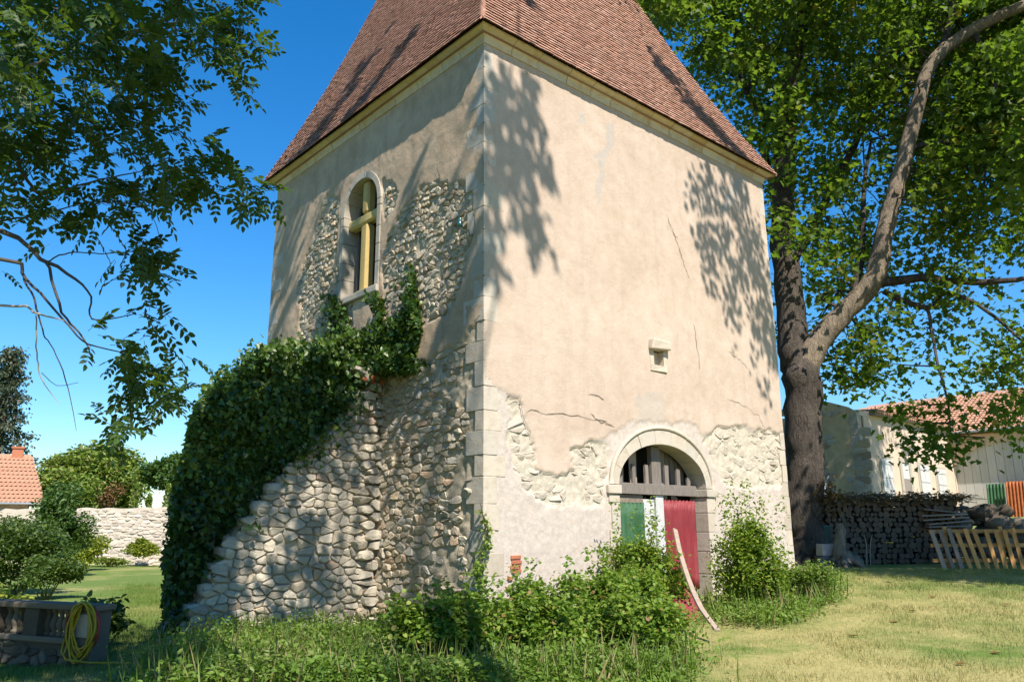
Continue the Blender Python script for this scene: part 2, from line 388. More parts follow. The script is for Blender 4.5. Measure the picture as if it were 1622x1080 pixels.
def lay(lst, M, parent, mat, maxn, front=(.015, .05), back=.05, seed=2, name='stone'):
    """M(cx,cz) -> 4x4 placing a stone whose front looks along local -Y"""
    r = np.random.default_rng(seed); mb = MB()
    lst = sorted(lst, key=lambda s: -s[2] * s[3])
    for i, (cx, cz, w, h, q) in enumerate(lst):
        v, f = stone_poly(q, w, h, r.uniform(*front), back, r)
        if i < maxn:
            o = MB().add(v, f).build(name, mat, parent, False); o.matrix_basis = M(cx, cz)
        else:
            A = np.array(M(cx, cz)); mb.add(v @ A[:3, :3].T + A[:3, 3], f, r.random())
    if mb.n: o = mb.build('small_stones', mat, parent); o['kind'] = 'stuff'

# leaves
SHAPES = {
 'maple': ([(0, 0), (.05, .42), (.38, .28), (.55, .5), (.68, .2), (1, 0), (.68, -.2), (.55, -.5), (.38, -.28), (.05, -.42)], [(0, 5, 4, 3, 2, 1), (0, 9, 8, 7, 6, 5)]),
 'ivy': ([(0, 0), (-.02, .42), (.4, .36), (1, 0), (.4, -.36), (-.02, -.42)], [(0, 3, 2, 1), (0, 5, 4, 3)]),
 'oval': ([(0, 0), (.3, .27), (.7, .2), (1, 0), (.7, -.2), (.3, -.27)], [(0, 3, 2, 1), (0, 5, 4, 3)]),
 'round': ([(0, 0), (.25, .38), (.75, .36), (1, 0), (.75, -.36), (.25, -.38)], [(0, 3, 2, 1), (0, 5, 4, 3)]),
 'kite': ([(0, 0), (.45, .3), (1, 0), (.45, -.3)], [(0, 2, 1), (0, 3, 2)]),
 'needle': ([(0, 0), (.4, .018), (1, 0), (.4, -.018)], [(0, 2, 1), (0, 3, 2)]),
 'blade': ([(0, -.05), (0, .05), (1, .0)], [(0, 2, 1)]),
}
def leaf_mesh(name, P, D, Nn, S, shape, tint=None, fold=.25, r=rng):
    """P base points, D axis, Nn up normal, S size"""
    n = len(P); tv, tf = SHAPES[shape]; tv = np.array(tv)
    D = D / (np.linalg.norm(D, axis=1, keepdims=True) + 1e-9)
    Y = np.cross(Nn, D); Y /= (np.linalg.norm(Y, axis=1, keepdims=True) + 1e-9); Z = np.cross(D, Y)
    S = np.asarray(S).reshape(-1, 1, 1) * np.ones((n, 1, 1))
    v = P[:, None, :] + S * (tv[None, :, 0, None] * D[:, None, :] + tv[None, :, 1, None] * Y[:, None, :] + (np.abs(tv[None, :, 1, None]) * fold - .15 * tv[None, :, 0, None] ** 2) * Z[:, None, :])
    k = len(tv); me = bpy.data.meshes.new(name)
    nl = sum(len(f) for f in tf)
    loops = np.concatenate([np.array(f) for f in tf]); loops = (np.arange(n)[:, None] * k + loops[None, :]).ravel()
    tot = np.tile([len(f) for f in tf], n); st = np.concatenate([[0], np.cumsum(tot)[:-1]])
    me.vertices.add(n * k); me.vertices.foreach_set('co', v.astype(np.float32).ravel())
    me.loops.add(len(loops)); me.loops.foreach_set('vertex_index', loops.astype(np.int32))
    me.polygons.add(len(tot)); me.polygons.foreach_set('loop_start', st.astype(np.int32)); me.polygons.foreach_set('loop_total', tot.astype(np.int32))
    if tint is None: tint = r.random(n)
    a = me.attributes.new('tint', 'FLOAT', 'POINT'); a.data.foreach_set('value', np.repeat(np.clip(tint, 0, 1), k).astype(np.float32))
    me.update(calc_edges=True); me.validate(); return me
def unit(n, r=rng):
    a = r.normal(size=(n, 3)); return a / np.linalg.norm(a, axis=1, keepdims=True)
def leaves(name, P, S, shape, mat, parent, droop=.3, up=.6, tint=None, fold=.25):
    n = len(P); P = np.asarray(P, float); D = unit(n); D[:, 2] = D[:, 2] * .6 - droop
    Nn = unit(n); Nn[:, 2] = np.abs(Nn[:, 2]) + up
    return link(name, leaf_mesh(name, P, D, Nn, S, shape, tint, fold), mat, parent)
def lumpy(center, radii, n, lumps=14, shell=.35, r=rng, lump_r=(.35, .6)):
    """points through a crown made of uneven lumps inside an ellipsoid, with gaps between"""
    c = np.array(center); rad = np.array(radii); out = []
    cs = unit(lumps, r) * (r.random((lumps, 1)) ** .45) * .72
    lr = r.uniform(*lump_r, lumps)
    per = (lr ** 2 / np.sum(lr ** 2) * n).astype(int) + 1
    for k in range(lumps):
        d = unit(per[k], r); q = (1 - shell * r.random((per[k], 1)) ** 1.3) * (1 + .22 * (r.random((per[k], 1)) - .5))
        out.append(c + (cs[k] + d * lr[k] * q) * rad)
    return np.vstack(out), c + cs * rad, lr
def bush(name, label, cat, base, radii, n, size, shape, mat, group=None, lumps=14, stem=True, zc=.55, up=.6, droop=.1, stemmat='stem_green', lump_r=(.35, .6), shell=.5, spikes=0):
    base = np.array(base, float); t = thing(name, label, cat, base, 0, group)
    P, cs, lr = lumpy((0, 0, radii[2] * (zc * 2 - .05)), radii, n, lumps, shell, rng, lump_r)
    P = P[P[:, 2] > .02]
    if spikes:
        for i in range(spikes):
            a = rng.random() * 6.28; q = rng.random() ** .5 * .7; h = radii[2] * rng.uniform(1.75, 2.45)
            x, y = q * radii[0] * math.cos(a), q * radii[1] * math.sin(a); m = 70
            tt = rng.random(m); P = np.vstack([P, np.stack([x * (1 + .15 * tt) + rng.normal(0, .05, m), y + rng.normal(0, .05, m), h * (.5 + .5 * tt)], 1)])
    leaves('foliage', P, size * rng.uniform(.6, 1.25, len(P)), shape, mat, t, droop, up)
    if stem:
        mb = MB()
        for c in cs[:12]:
            mid = c * np.array([.45, .45, .5]) + rng.normal(0, .04, 3)
            mb.tube([(c[0] * .12, c[1] * .12, -.1), mid, c], [.022, .014, .006], 5)
        mb.build('stem', stemmat, t)
    return t
def limb_pts(pts, sub=4, wob=.03, r=rng):
    """Catmull-Rom through (x,y,z,rad) points"""
    p = np.array(pts, float); out = []
    for i in range(len(p) - 1):
        a, b, c, d = p[max(i - 1, 0)], p[i], p[i + 1], p[min(i + 2, len(p) - 1)]
        for k in range(sub):
            t = k / sub; q = .5 * (2 * b + (c - a) * t + (2 * a - 5 * b + 4 * c - d) * t * t + (3 * b - a - 3 * c + d) * t ** 3)
            q[:3] += r.normal(0, wob, 3) * q[3]; q[3] = b[3] + (c[3] - b[3]) * t
            out.append(q)
    out.append(p[-1]); return np.array(out)
def limb(mb, pts, n=8, sub=4, wob=.12):
    q = limb_pts(pts, sub, wob); mb.tube(q[:, :3], q[:, 3], n); return q

# ================================================================== THE SETTING
xs = np.concatenate([np.linspace(-400, -32, 12), np.linspace(-30, 40, 141), np.linspace(44, 400, 12)])
ys = np.concatenate([np.linspace(-60, 0, 12), np.linspace(2, 60, 117), np.linspace(64, 900, 16)])
X, Y = np.meshgrid(xs, ys); Zt = tz(X, Y) + .05 * (fbm(X * .6, Y * .6, 3) - .5) * (np.abs(X) < 40)
gv = np.stack([X.ravel(), Y.ravel(), Zt.ravel()], 1); nx = len(xs)
gf = [(j * nx + i, j * nx + i + 1, (j + 1) * nx + i + 1, (j + 1) * nx + i) for j in range(len(ys) - 1) for i in range(nx - 1)]
g = MB().add(gv, gf).build('ground', 'lawn', None, True); g['kind'] = 'structure'
def gz(x, y): return tz(x, y) + .05 * (fbm(x * .6, y * .6, 3) - .5)

# ================================================================== THE TOWER
WR, WL, HT = 9.68, 8.79, 10.82
tower = thing('stone_tower', 'square plastered stone tower with steep brown tiled roof, arched window and arched door', 'tower', C0, ROT)
# ---- openings
DC, DRX, DRY, DSP = 4.81, 1.43, .86, 2.53        # door arch: centre, half width, rise, springing
WC, WRX, WSP, WSILL = 4.34, .71, 8.74, 6.76      # window
def door_in(x, z, e=0.): return (np.abs(x - DC) < DRX + e) & ((z < DSP) | (((x - DC) / (DRX + e)) ** 2 + ((z - DSP) / (DRY + e)) ** 2 < 1))
def win_in(y, z, e=0.): return (np.abs(y - WC) < WRX + e) & (z > WSILL - e * .5) & ((z < WSP) | (((y - WC) / (WRX + e)) ** 2 + ((z - WSP) / (WRX + e)) ** 2 < 1))
PR = lambda pts: [on_y(*p) for p in pts]
PL = lambda pts: [on_x(*p) for p in pts]
R_rubble = [PR([(803, 628), (822, 632), (830, 665), (842, 700), (850, 745), (885, 755), (908, 742), (902, 712), (935, 696), (962, 704), (958, 780), (955, 800), (905, 800), (860, 800), (826, 770), (806, 720)]),
            PR([(1113, 700), (1135, 676), (1165, 672), (1190, 684), (1215, 680), (1242, 690), (1243, 770), (1200, 775), (1150, 768), (1132, 735)])]
R_low = PR([(766, 600), (800, 625), (822, 632), (842, 700), (850, 745), (885, 755), (908, 742), (902, 712), (935, 696), (960, 690), (1000, 668), (1090, 668), (1115, 690), (1135, 676), (1165, 672), (1250, 690), (1300, 1100), (700, 1100)])
R_grey = [PR([(962, 196), (972, 200), (968, 235), (955, 262), (947, 330), (941, 330), (945, 260), (938, 245), (955, 236)]),
          PR([(1158, 285), (1178, 280), (1172, 300), (1150, 335), (1140, 330)]), PR([(915, 183), (926, 183), (925, 200), (914, 200)])]
R_stain = PR([(1005, 625), (1050, 620), (1052, 668), (1010, 672)])
L_rubble = [PL([(610, 470), (606, 410), (615, 375), (640, 330), (660, 305), (690, 289), (735, 291), (753, 310), (753, 350), (742, 400), (735, 440), (722, 482), (700, 500), (668, 520), (655, 580), (600, 600), (596, 520)]),
            PL([(606, 282), (624, 289), (633, 308), (628, 330), (611, 352), (604, 330)]),
            PL([(518, 311), (539, 312), (536, 360), (533, 400), (541, 440), (528, 500), (515, 560), (470, 560), (478, 500), (470, 455), (482, 420), (500, 370), (510, 330)]),
            PL([(545, 480), (562, 472), (560, 520), (545, 530)])]
L_low = PL([(425, 640), (560, 600), (640, 592), (661, 580), (700, 558), (733, 541), (757, 510), (775, 500), (775, 1200), (300, 1200)])
def face_grid(width, res, side):
    a = np.linspace(0, width, int(width / res) + 1); z = np.linspace(-.4, HT, int((HT + .4) / res) + 1)
    A, Zg = np.meshgrid(a, z)
    wa = A + .11 * (fbm(A * 5, Zg * 5 + 9, 3) - .5) * 2; wz = Zg + .11 * (fbm(A * 5 + 40, Zg * 5, 3) - .5) * 2
    ex = np.zeros(A.shape, bool); low = np.zeros(A.shape, bool); gr = np.zeros(A.shape)
    if side == 'R':
        for p in R_rubble: ex |= inpoly(wa, wz, p)
        low = inpoly(wa, wz, R_low)
        for p in R_grey: gr[inpoly(wa, wz, p)] = .45
        gr[inpoly(wa, wz, R_stain)] = .3
    else:
        for p in L_rubble: ex |= inpoly(wa, wz, p)
        low = inpoly(wa, wz, L_low); ex |= low
    rough = fbm(A * 3, Zg * 3, 4) - .5; fine = fbm(A * 11, Zg * 11, 3) - .5
    if side == 'R': h = np.where(ex, -.018 + .05 * fine, np.where(low, .012 + .02 * rough + .012 * fine, .03 + .008 * rough + .003 * fine))
    else: h = np.where(ex, -.014 + .055 * fine + .045 * rough, .03 + .03 * rough + .008 * fine)
    inside = door_in(A, Zg, .12) if side == 'R' else win_in(A, Zg, .1)
    if side == 'R': inside |= (np.abs(A - 4.80) < .20) & (Zg > 5.04) & (Zg < 5.42)
    nx = len(a); nz = len(z)
    v = np.stack([A, -h, Zg], -1) if side == 'R' else np.stack([-h, A, Zg], -1)
    v = v.reshape(-1, 3); idx = np.arange(nx * nz).reshape(nz, nx)
    ok = ~(inside[:-1, :-1] | inside[1:, :-1] | inside[:-1, 1:] | inside[1:, 1:])
    q = np.stack([idx[:-1, :-1], idx[:-1, 1:], idx[1:, 1:], idx[1:, :-1]], -1)[ok]
    if side == 'L': q = q[:, ::-1]
    me = bpy.data.meshes.new('wall'); me.from_pydata(v.tolist(), [], q.tolist())
    c = np.stack([ex.ravel(), low.ravel() * 1., gr.ravel(), np.ones(nx * nz)], 1).astype(np.float32)
    at = me.attributes.new('zone', 'FLOAT_COLOR', 'POINT'); at.data.foreach_set('color', c.ravel())
    me.polygons.foreach_set('use_smooth', [True] * len(me.polygons)); me.update()
    return me
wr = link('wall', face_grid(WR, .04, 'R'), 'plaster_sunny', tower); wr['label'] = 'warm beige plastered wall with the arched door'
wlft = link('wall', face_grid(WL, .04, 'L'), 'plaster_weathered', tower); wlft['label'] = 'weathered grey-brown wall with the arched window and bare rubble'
mb = MB(); mb.add([(WR, 0, -.4), (WR, WL, -.4), (WR, WL, HT), (WR, 0, HT)], [(0, 1, 2, 3)]); mb.add([(WR, WL, -.4), (0, WL, -.4), (0, WL, HT), (WR, WL, HT)], [(0, 1, 2, 3)])
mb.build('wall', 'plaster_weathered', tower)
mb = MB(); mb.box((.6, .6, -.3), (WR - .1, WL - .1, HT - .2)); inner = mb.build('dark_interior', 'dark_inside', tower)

# ---- rubble stones
cand = rubble(.3, 3.5, -.15, 5.3, lambda a, z: bool(inpoly(a, z, L_low)) and .34 < a < 3.3, .215, .118, 11, .38, .17, .24, .006)
cand = [c for c in cand if not (c[0] < 1.1 and vn(c[0] * 2.1, c[1] * 1.7 + 5) > .50)]
for i, p in enumerate(L_rubble):
    ys_ = [q[0] for q in p]; zs_ = [q[1] for q in p]
    cand += [c for c in rubble(min(ys_), max(ys_), min(zs_), max(zs_), lambda a, z: bool(inpoly(a, z, p)) and not bool(win_in(a, z, .24)), .165, .115, 20 + i, gap=.011) if vn(c[0] * 3, c[1] * 3) > .08]
ML = lambda cx, cz: Matrix.Translation((.03, cx, cz)) @ Matrix.Rotation(-math.pi / 2, 4, 'Z')
lay([(c[0], c[1], c[2], c[3], [(-x, z) for x, z in c[4]][::-1]) for c in cand], ML, tower, 'rubble_stone', 300, (.025, .062), .06, 5)
cand = []
for i, p in enumerate(R_rubble):
    xs_ = [q[0] for q in p]; zs_ = [q[1] for q in p]
    cand += [c for c in rubble(min(xs_), max(xs_), min(zs_), max(zs_), lambda a, z: bool(inpoly(a, z, p)) and not bool(door_in(a, z, .34)), .30, .16, 30 + i, gap=.012) if vn(c[0] * 2.2, c[1] * 2.2) > .34]
lay(cand, lambda cx, cz: Matrix.Translation((cx, .03, cz)), tower, 'lime_rubble', 60, (.006, .032), .05, 6)

# ---- quoins at three corners
def quoins(cx, cy, sx, sy, seed):
    r = np.random.default_rng(seed); z = -.25; k = 0
    while z < HT - .1:
        h = min(r.uniform(.34, .46), HT - .02 - z); lng = k % 2
        lx = (.36 if lng else .24) * r.uniform(.7, 1.3); ly = (.22 if lng else .42) * r.uniform(.65, 1.4)
        if seed == 3: lx *= .6
        p = (.024 if z < 5.2 else .031) + r.uniform(-.003, .005)
        x0, x1 = sorted((cx - sx * p, cx + sx * lx)); y0, y1 = sorted((cy - sy * p, cy + sy * ly))
        mb = MB().box((x0, y0, z + .004), (x1, y1, z + h - .004), 0, .004)
        bevel(mb.build('quoin_stone', 'quoin_stone', tower), .009, 2); z += h; k += 1
quoins(0, 0, 1, 1, 1); quoins(0, WL, 1, -1, 2); quoins(WR, 0, -1, 1, 3)

# ---- cornice
prof = [(0, -.10), (.05, -.10), (.06, -.02), (.075, .02), (.10, .06), (.15, .10), (.21, .125), (.235, .13), (.24, .17), (.0, .17)]   # out, up
OH = .24; ZC = HT
def cornice(axis, length, sgn_other):
    r = np.random.default_rng(length.__hash__() % 1000 + axis); p = 0.; ks = [0.]
    while p < length - 1.1: p += r.uniform(.55, .95); ks.append(p)
    ks.append(length)
    for i in range(len(ks) - 1):
        a, b = ks[i] + .006, ks[i + 1] - .006; v = []; dz = r.uniform(-.008, .008); do = r.uniform(-.006, .008)
        for e, s in ((a, i == 0), (b, i == len(ks) - 2)):
            for o, u in prof:
                oo = o + (do if o > 0 else -.02); al = e
                if s: al = e - oo - .006 if i == 0 and e == a else e + oo + .006
                v.append((al, -oo, ZC + u + dz) if axis == 0 else (-oo, al, ZC + u + dz))
        n = len(prof); f = [tuple(range(n)), tuple(range(n, 2 * n))[::-1]] + [(k, k + n, (k + 1) % n + n, (k + 1) % n) for k in range(n)]
        fixn(MB().add(v, f).build('cornice_block', 'cornice_stone', tower))
cornice(0, WR, 1); cornice(1, WL, 1)

# ---- roof: bell-cast pyramid of flat tiles
EO = .27; ZE = HT + .17; APX = np.array([4.0, 4.6, 22.45])
def roofpt(cx, cy, t):
    p = np.array([cx, cy, ZE]) + (APX - np.array([cx, cy, ZE])) * t
    p[2] -= .30 * math.sin(math.pi * min(1, t * 2)); return p
crn = [(-EO, -EO), (WR + EO, -EO), (WR + EO, WL + EO), (-EO, WL + EO)]
v = []; f = []; K = 26
for c in crn:
    for k in range(K):
        p = roofpt(c[0] + (.12 if c[0] < 1 else -.12), c[1] + (.12 if c[1] < 1 else -.12), k / (K - 1)); v.append(p - np.array([0, 0, .05 + .06 * (k == 0)]))
for i in range(4):
    j = (i + 1) % 4
    for k in range(K - 1): f.append((i * K + k, j * K + k, j * K + k + 1, i * K + k + 1))
f.append((0, K, 2 * K, 3 * K))
roof = MB().add(v, f).build('roof', 'roof_tile', tower)
tiles = []
for i in range(4):
    A, B = crn[i], crn[(i + 1) % 4]
    # arc length table
    ts = np.linspace(0, 1, 400); mid = np.array([roofpt((A[0] + B[0]) / 2, (A[1] + B[1]) / 2, t) for t in ts])
    sl_ = np.concatenate([[0], np.cumsum(np.linalg.norm(np.diff(mid, axis=0), axis=1))])
    s = -.06; row = 0
    while s < sl_[-1] - .3:
        t0 = float(np.interp(max(s, 0), sl_, ts)); t1 = float(np.interp(s + .19, sl_, ts))
        if s < 0: t0 = -.005
        a0, b0 = roofpt(*A, t0), roofpt(*B, t0); a1, b1 = roofpt(*A, t1), roofpt(*B, t1)
        L0 = np.linalg.norm(b0 - a0); al = (b0 - a0) / L0; upv = ((a1 + b1) / 2 - (a0 + b0) / 2); ul = np.linalg.norm(upv); upv /= ul
        nrm = np.cross(al, upv); wv = rng.normal(0, .006)
        q = -(row % 2) * .08
        while q < L0 - .02:
            w = .165; x0 = max(q, 0); x1 = min(q + w, L0)
            if x1 - x0 > .03:
                tiles.append((a0 + al * ((x0 + x1) / 2), al, upv, nrm, (x1 - x0) * .5 - .003, .105 + wv + rng.normal(0, .004), i, s))
            q += w
        s += .122; row += 1
def tile_verts(tl):
    c, al, up, n, hw, ln, i, s = tl; th = .030; l2 = .21
    lift = rng.normal(0, .0025) + .044; tw = rng.normal(0, .002); sk = rng.normal(0, .005)
    v = []
    for e, o in ((0 + sk, lift), (l2, .002)):
        for sx in (-1, 1):
            for k in (0, 1): v.append(c + al * (sx * hw) + up * e + n * (o + k * th + sx * tw))
    return v, [(0, 4, 6, 2), (1, 3, 7, 5), (0, 2, 3, 1), (0, 1, 5, 4), (2, 6, 7, 3)]
def tile_size(tl): P = L2W(*tl[0]); return -np.linalg.norm(P - CAM) if tl[6] in (0, 3) else -1e3
order = sorted(range(len(tiles)), key=lambda k: -tile_size(tiles[k]))
near = set(order[:300]); mbs = [MB() for _ in range(4)]
for k, tl in enumerate(tiles):
    v, f = tile_verts(tl)
    if k in near:
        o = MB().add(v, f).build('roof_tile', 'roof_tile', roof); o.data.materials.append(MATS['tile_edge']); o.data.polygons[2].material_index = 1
    else: mbs[tl[6]].add(v, f, rng.random() ** 1.0)
for m in mbs:
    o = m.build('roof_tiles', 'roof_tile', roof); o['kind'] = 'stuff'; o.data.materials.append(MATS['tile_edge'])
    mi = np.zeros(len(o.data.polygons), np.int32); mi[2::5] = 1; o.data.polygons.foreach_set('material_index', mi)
# ---- door
door = thing('door', None, None, (0, 0, 0)); door.parent = tower
def arch_blocks(n, inner, outer, y0, y1, parent, mat, plane, name='arch_stone', key=None):
    for i in range(n):
        a0 = math.pi * (1 - i / n); a1 = math.pi * (1 - (i + 1) / n); g_ = .004; S = 5
        ii = [inner(a0 + (a1 - a0) * k / S - 0) for k in range(S + 1)]; oo = [outer(a0 + (a1 - a0) * k / S) for k in range(S + 1)]
        cx = sum(p[0] for p in ii + oo) / (2 * S + 2); cz = sum(p[1] for p in ii + oo) / (2 * S + 2)
        poly = [(cx + (x - cx) * (1 - .012), cz + (z - cz) * (1 - .006)) for x, z in ii + oo[::-1]]
        d = rng.uniform(-.006, .006)
        m = (prism_xz if plane == 'R' else prism_yz)(MB(), poly, y0 + d, y1)
        bevel(fixn(m.build(name, mat, parent)), .01, 2)
E_ = lambda cx, cz, rx, rz: (lambda a: (cx + rx * math.cos(a), cz + rz * math.sin(a)))
arch_blocks(9, E_(DC, DSP, DRX, DRY), E_(DC, DSP, DRX + .20, DRY + .30), -.05, .40, door, 'quoin_stone', 'R')
# outer moulding of the arch
mb = MB(); S = 28
pts = [E_(DC, DSP, DRX + .235, DRY + .345)(math.pi * (1 - k / S)) for k in range(S + 1)]
mb.tube([(x, -.045, z) for x, z in pts], .045, 8); mb.build('arch_moulding', 'quoin_stone', door, True)
for sx in (-1, 1):
    x0 = DC + sx * DRX; z = -.2; k = 0
    while z < DSP - .25:
        h = min(rng.uniform(.38, .55), DSP - .19 - z)
        wv = .30 if k % 2 else .24
        a, b_ = sorted((x0, x0 + sx * wv))
        bevel(MB().box((a, -.048 + rng.uniform(-.004, .004), z + .004), (b_, .40, z + h - .004), 0, .003).build('jamb_stone', 'quoin_stone', door), .012, 2); z += h; k += 1
    a, b_ = sorted((x0 - sx * .03, x0 + sx * .36))
    bevel(MB().box((a, -.085, DSP - .18), (b_, .40, DSP - .012)).build('impost', 'quoin_stone', door), .018, 2)
D_ = .22
def wood(name, x0, x1, z0, z1, y0, y1, mat='old_wood', tilt=0., jit=.004):
    o = MB().box((x0, y0, z0), (x1, y1, z1), rng.random(), jit).build(name, mat, door); return bevel(o, .006, 1)
wood('transom_beam', DC - DRX, DC + DRX, 2.37, 2.59, D_ - .02, D_ + .14)
wood('centre_post', 4.73, 5.03, 2.59, 3.37, D_, D_ + .12)
wood('centre_post', 4.84, 5.10, -.1, 2.37, D_ + .02, D_ + .14, 'pale_wood')
for x0, x1, z1 in ((3.70, 3.80, 2.88), (4.12, 4.22, 2.98), (4.53, 4.63, 2.98), (5.18, 5.30, 3.0), (5.58, 5.70, 2.95), (5.95, 6.06, 2.78)):
    wood('fan_bar', x0, x1, 2.59, z1, D_ + .01, D_ + .07, 'old_wood')
for x0, x1, z1 in ((3.82, 4.08, 3.04), (4.26, 4.50, 3.28)): wood('backing_board', x0, x1, 2.56, z1, D_ + .22, D_ + .25, 'grey_plank')
for k in range(7): wood('backing_board', 5.06 + k * .17, 5.06 + k * .17 + .15, 2.5, 3.38, D_ + .30, D_ + .33, 'old_wood')
wood('door_rail', 3.42, 4.46, 2.20, 2.36, D_ + .05, D_ + .09, 'grey_plank')
wood('door_board', 4.46, 4.65, -.1, 2.28, D_ + .05, D_ + .09, 'white_paint')
wood('door_board', 4.66, 4.82, -.1, 2.28, D_ + .06, D_ + .09, 'pale_wood')
wood('door_board', 6.16, 6.22, -.1, 2.28, D_ + .10, D_ + .13, 'white_paint')
def corrugated(name, x0, x1, z0, z1, y, mat, parent, pitch=.09, amp=.022, notch=None, toprag=0.):
    n = int((x1 - x0) / pitch * 6); v = []; f = []; xs_ = np.linspace(x0, x1, n + 1)
    rows = 8
    for j in range(rows + 1):
        for x in xs_:
            zt = z1 + toprag * math.sin(x * 2 * math.pi / pitch); zb = notch(x) if notch else z0
            v.append((x, y - amp * math.sin(2 * math.pi * x / pitch), zb + (zt - zb) * j / rows))
    for j in range(rows):
        for i in range(n): f.append((j * (n + 1) + i, j * (n + 1) + i + 1, (j + 1) * (n + 1) + i + 1, (j + 1) * (n + 1) + i))
    o = MB().add(v, f).build(name, mat, parent, True)
    md = o.modifiers.new('solid', 'SOLIDIFY'); md.thickness = .004; return o
corrugated('corrugated_panel', 3.42, 4.46, 0, 2.20, D_ + .02, 'green_sheet', door, .125, .026, None, .015)['label'] = 'green corrugated door panel'
def notch(x): return .55 + .12 * math.sin(x * 9) if x > 5.2 else .35
corrugated('corrugated_panel', 5.06, 6.17, 0, 2.27, D_ + .03, 'red_sheet', door, .125, .026, notch, .012)['label'] = 'red corrugated door panel'

# ---- niche with stone hood and sill
mb = MB(); mb.box((4.50, -.17, 5.40), (5.10, .1, 5.62), 0, .03); bevel(mb.build('niche_hood', 'quoin_stone', tower), .04, 3)
mb = MB(); mb.box((4.53, -.045, 5.02), (4.64, .3, 5.40), 0, .008); mb.box((4.98, -.045, 5.02), (5.08, .3, 5.40), 0, .008); mb.box((4.64, .12, 4.98), (4.98, .3, 5.40)); mb.box((4.54, -.05, 4.94), (5.07, .12, 5.06), 0, .02)
mb.build('niche_surround', 'quoin_stone', tower)
# ---- bricks showing low on the sunlit wall
for x, z in ((.57, 1.20), (.59, 1.12), (.56, 1.04), (.58, .97), (.50, .86), (.46, .70)):
    w_ = .11 if z > .9 else .05
    bevel(MB().box((x, -.045, z), (x + w_ * 2, .05, z + .06), rng.random(), .004).build('brick', 'brick_red', tower), .006, 1)
# ---- cracks: thin ribbons of dark gap
def crack(pts, w=.014, plane='R'):
    q = []
    P = [on_y(*p) if plane == 'R' else on_x(*p) for p in pts]
    for i in range(len(P) - 1):
        for k in range(6):
            t = k / 6; q.append((P[i][0] + (P[i + 1][0] - P[i][0]) * t + rng.normal(0, .020), P[i][1] + (P[i + 1][1] - P[i][1]) * t + rng.normal(0, .020)))
    q.append(P[-1]); v = []; f = []
    for i, (x, z) in enumerate(q):
        ww = w * rng.uniform(.3, 1.1) * (1 if 0 < i < len(q) - 1 else .15); a = q[min(i + 1, len(q) - 1)]; b_ = q[max(i - 1, 0)]
        dx, dz = a[0] - b_[0], a[1] - b_[1]; l = math.hypot(dx, dz) + 1e-6; ox, oz = -dz / l * ww, dx / l * ww
        for s in (-1, 1):
            X_, Z_ = x + ox * s, z + oz * s
            v.append((X_, -.041, Z_) if plane == 'R' else (-.055, X_, Z_))
        if i: f.append((2 * i - 2, 2 * i - 1, 2 * i + 1, 2 * i))
    MB().add(v, f).build('crack', 'crack', tower)
for pts in ([(1053, 340), (1066, 372), (1076, 400), (1083, 425), (1092, 445)], [(1062, 366), (1072, 380)], [(830, 652), (880, 655), (930, 663), (968, 672)],
            [(1153, 558), (1170, 570), (1183, 585)], [(1150, 632), (1175, 642), (1200, 660), (1212, 685)], [(930, 622), (955, 632)],
            [(1095, 510), (1105, 560), (1106, 585)], [(935, 655), (945, 668), (972, 676)], [(800, 630), (822, 632), (826, 660), (838, 690)]): crack(pts, .0075)
for pts in ([(604, 235), (605, 280)], [(697, 262), (700, 300)]): crack(pts, .012, 'L')

# ---- window with stone cross
window = thing('window', None, None); window.parent = tower
arch_blocks(7, E_(WC, WSP, WRX, WRX), E_(WC, WSP, WRX + .15, WRX + .16), -.05, .42, window, 'window_stone', 'L')
for sy in (-1, 1):
    y0 = WC + sy * WRX; z = WSILL
    while z < WSP - .05:
        h = min(rng.uniform(.38, .56), WSP - z); 
        if WSP - z - h < .12: h = WSP - z
        a, b_ = sorted((y0, y0 + sy * .15))
        bevel(MB().box((-.048, a, z + .004), (.42, b_, z + h - .004), 0, .003).build('jamb_stone', 'window_stone', window), .014, 2); z += h
bevel(MB().box((-.10, WC - WRX - .16, WSILL - .16), (.42, WC + WRX + .16, WSILL)).build('sill', 'window_stone', window), .025, 2)
def mull(name, y0, y1, z0, z1):
    o = MB().box((.07, y0, z0), (.30, y1, z1)).build(name, 'mullion_stone', window); return bevel(o, .045, 1)
mull('mullion', WC - .14, WC + .14, WSILL, 8.41); mull('mullion', WC - .13, WC + .13, 8.67, WSP + WRX - .01)
mull('transom', WC - WRX, WC + WRX, 8.42, 8.66); MB().box((.055, WC - .21, WSILL + .001), (.30, WC + .21, WSILL + .10)).build('mullion_base', 'mullion_stone', window)
for sy in (-1, 1):
    y0 = WC + (.15 if sy > 0 else -WRX); y1 = y0 + WRX - .15
    fr = MB()
    for a, b_ in ((y0, y0 + .07), (y1 - .07, y1)): fr.box((.32, a, WSILL), (.37, b_, 9.5))
    fr.box((.325, y0, 6.9), (.365, y1, 6.98)); fr.build('frame', 'old_wood', window)
    MB().box((.36, y0 + .05, WSILL), (.365, y1 - .05, 9.5)).build('pane', 'glass', window)
    v = []; nn = 30
    for zz in (WSILL, 8.45):
        for k in range(nn + 1): v.append((.345 + .012 * math.sin(k * 1.3), y0 + .09 + (y1 - y0 - .18) * k / nn * .8, zz))
    MB().add(v, [(k, k + 1, k + nn + 2, k + nn + 1) for k in range(nn)]).build('curtain', 'curtain', window, True)
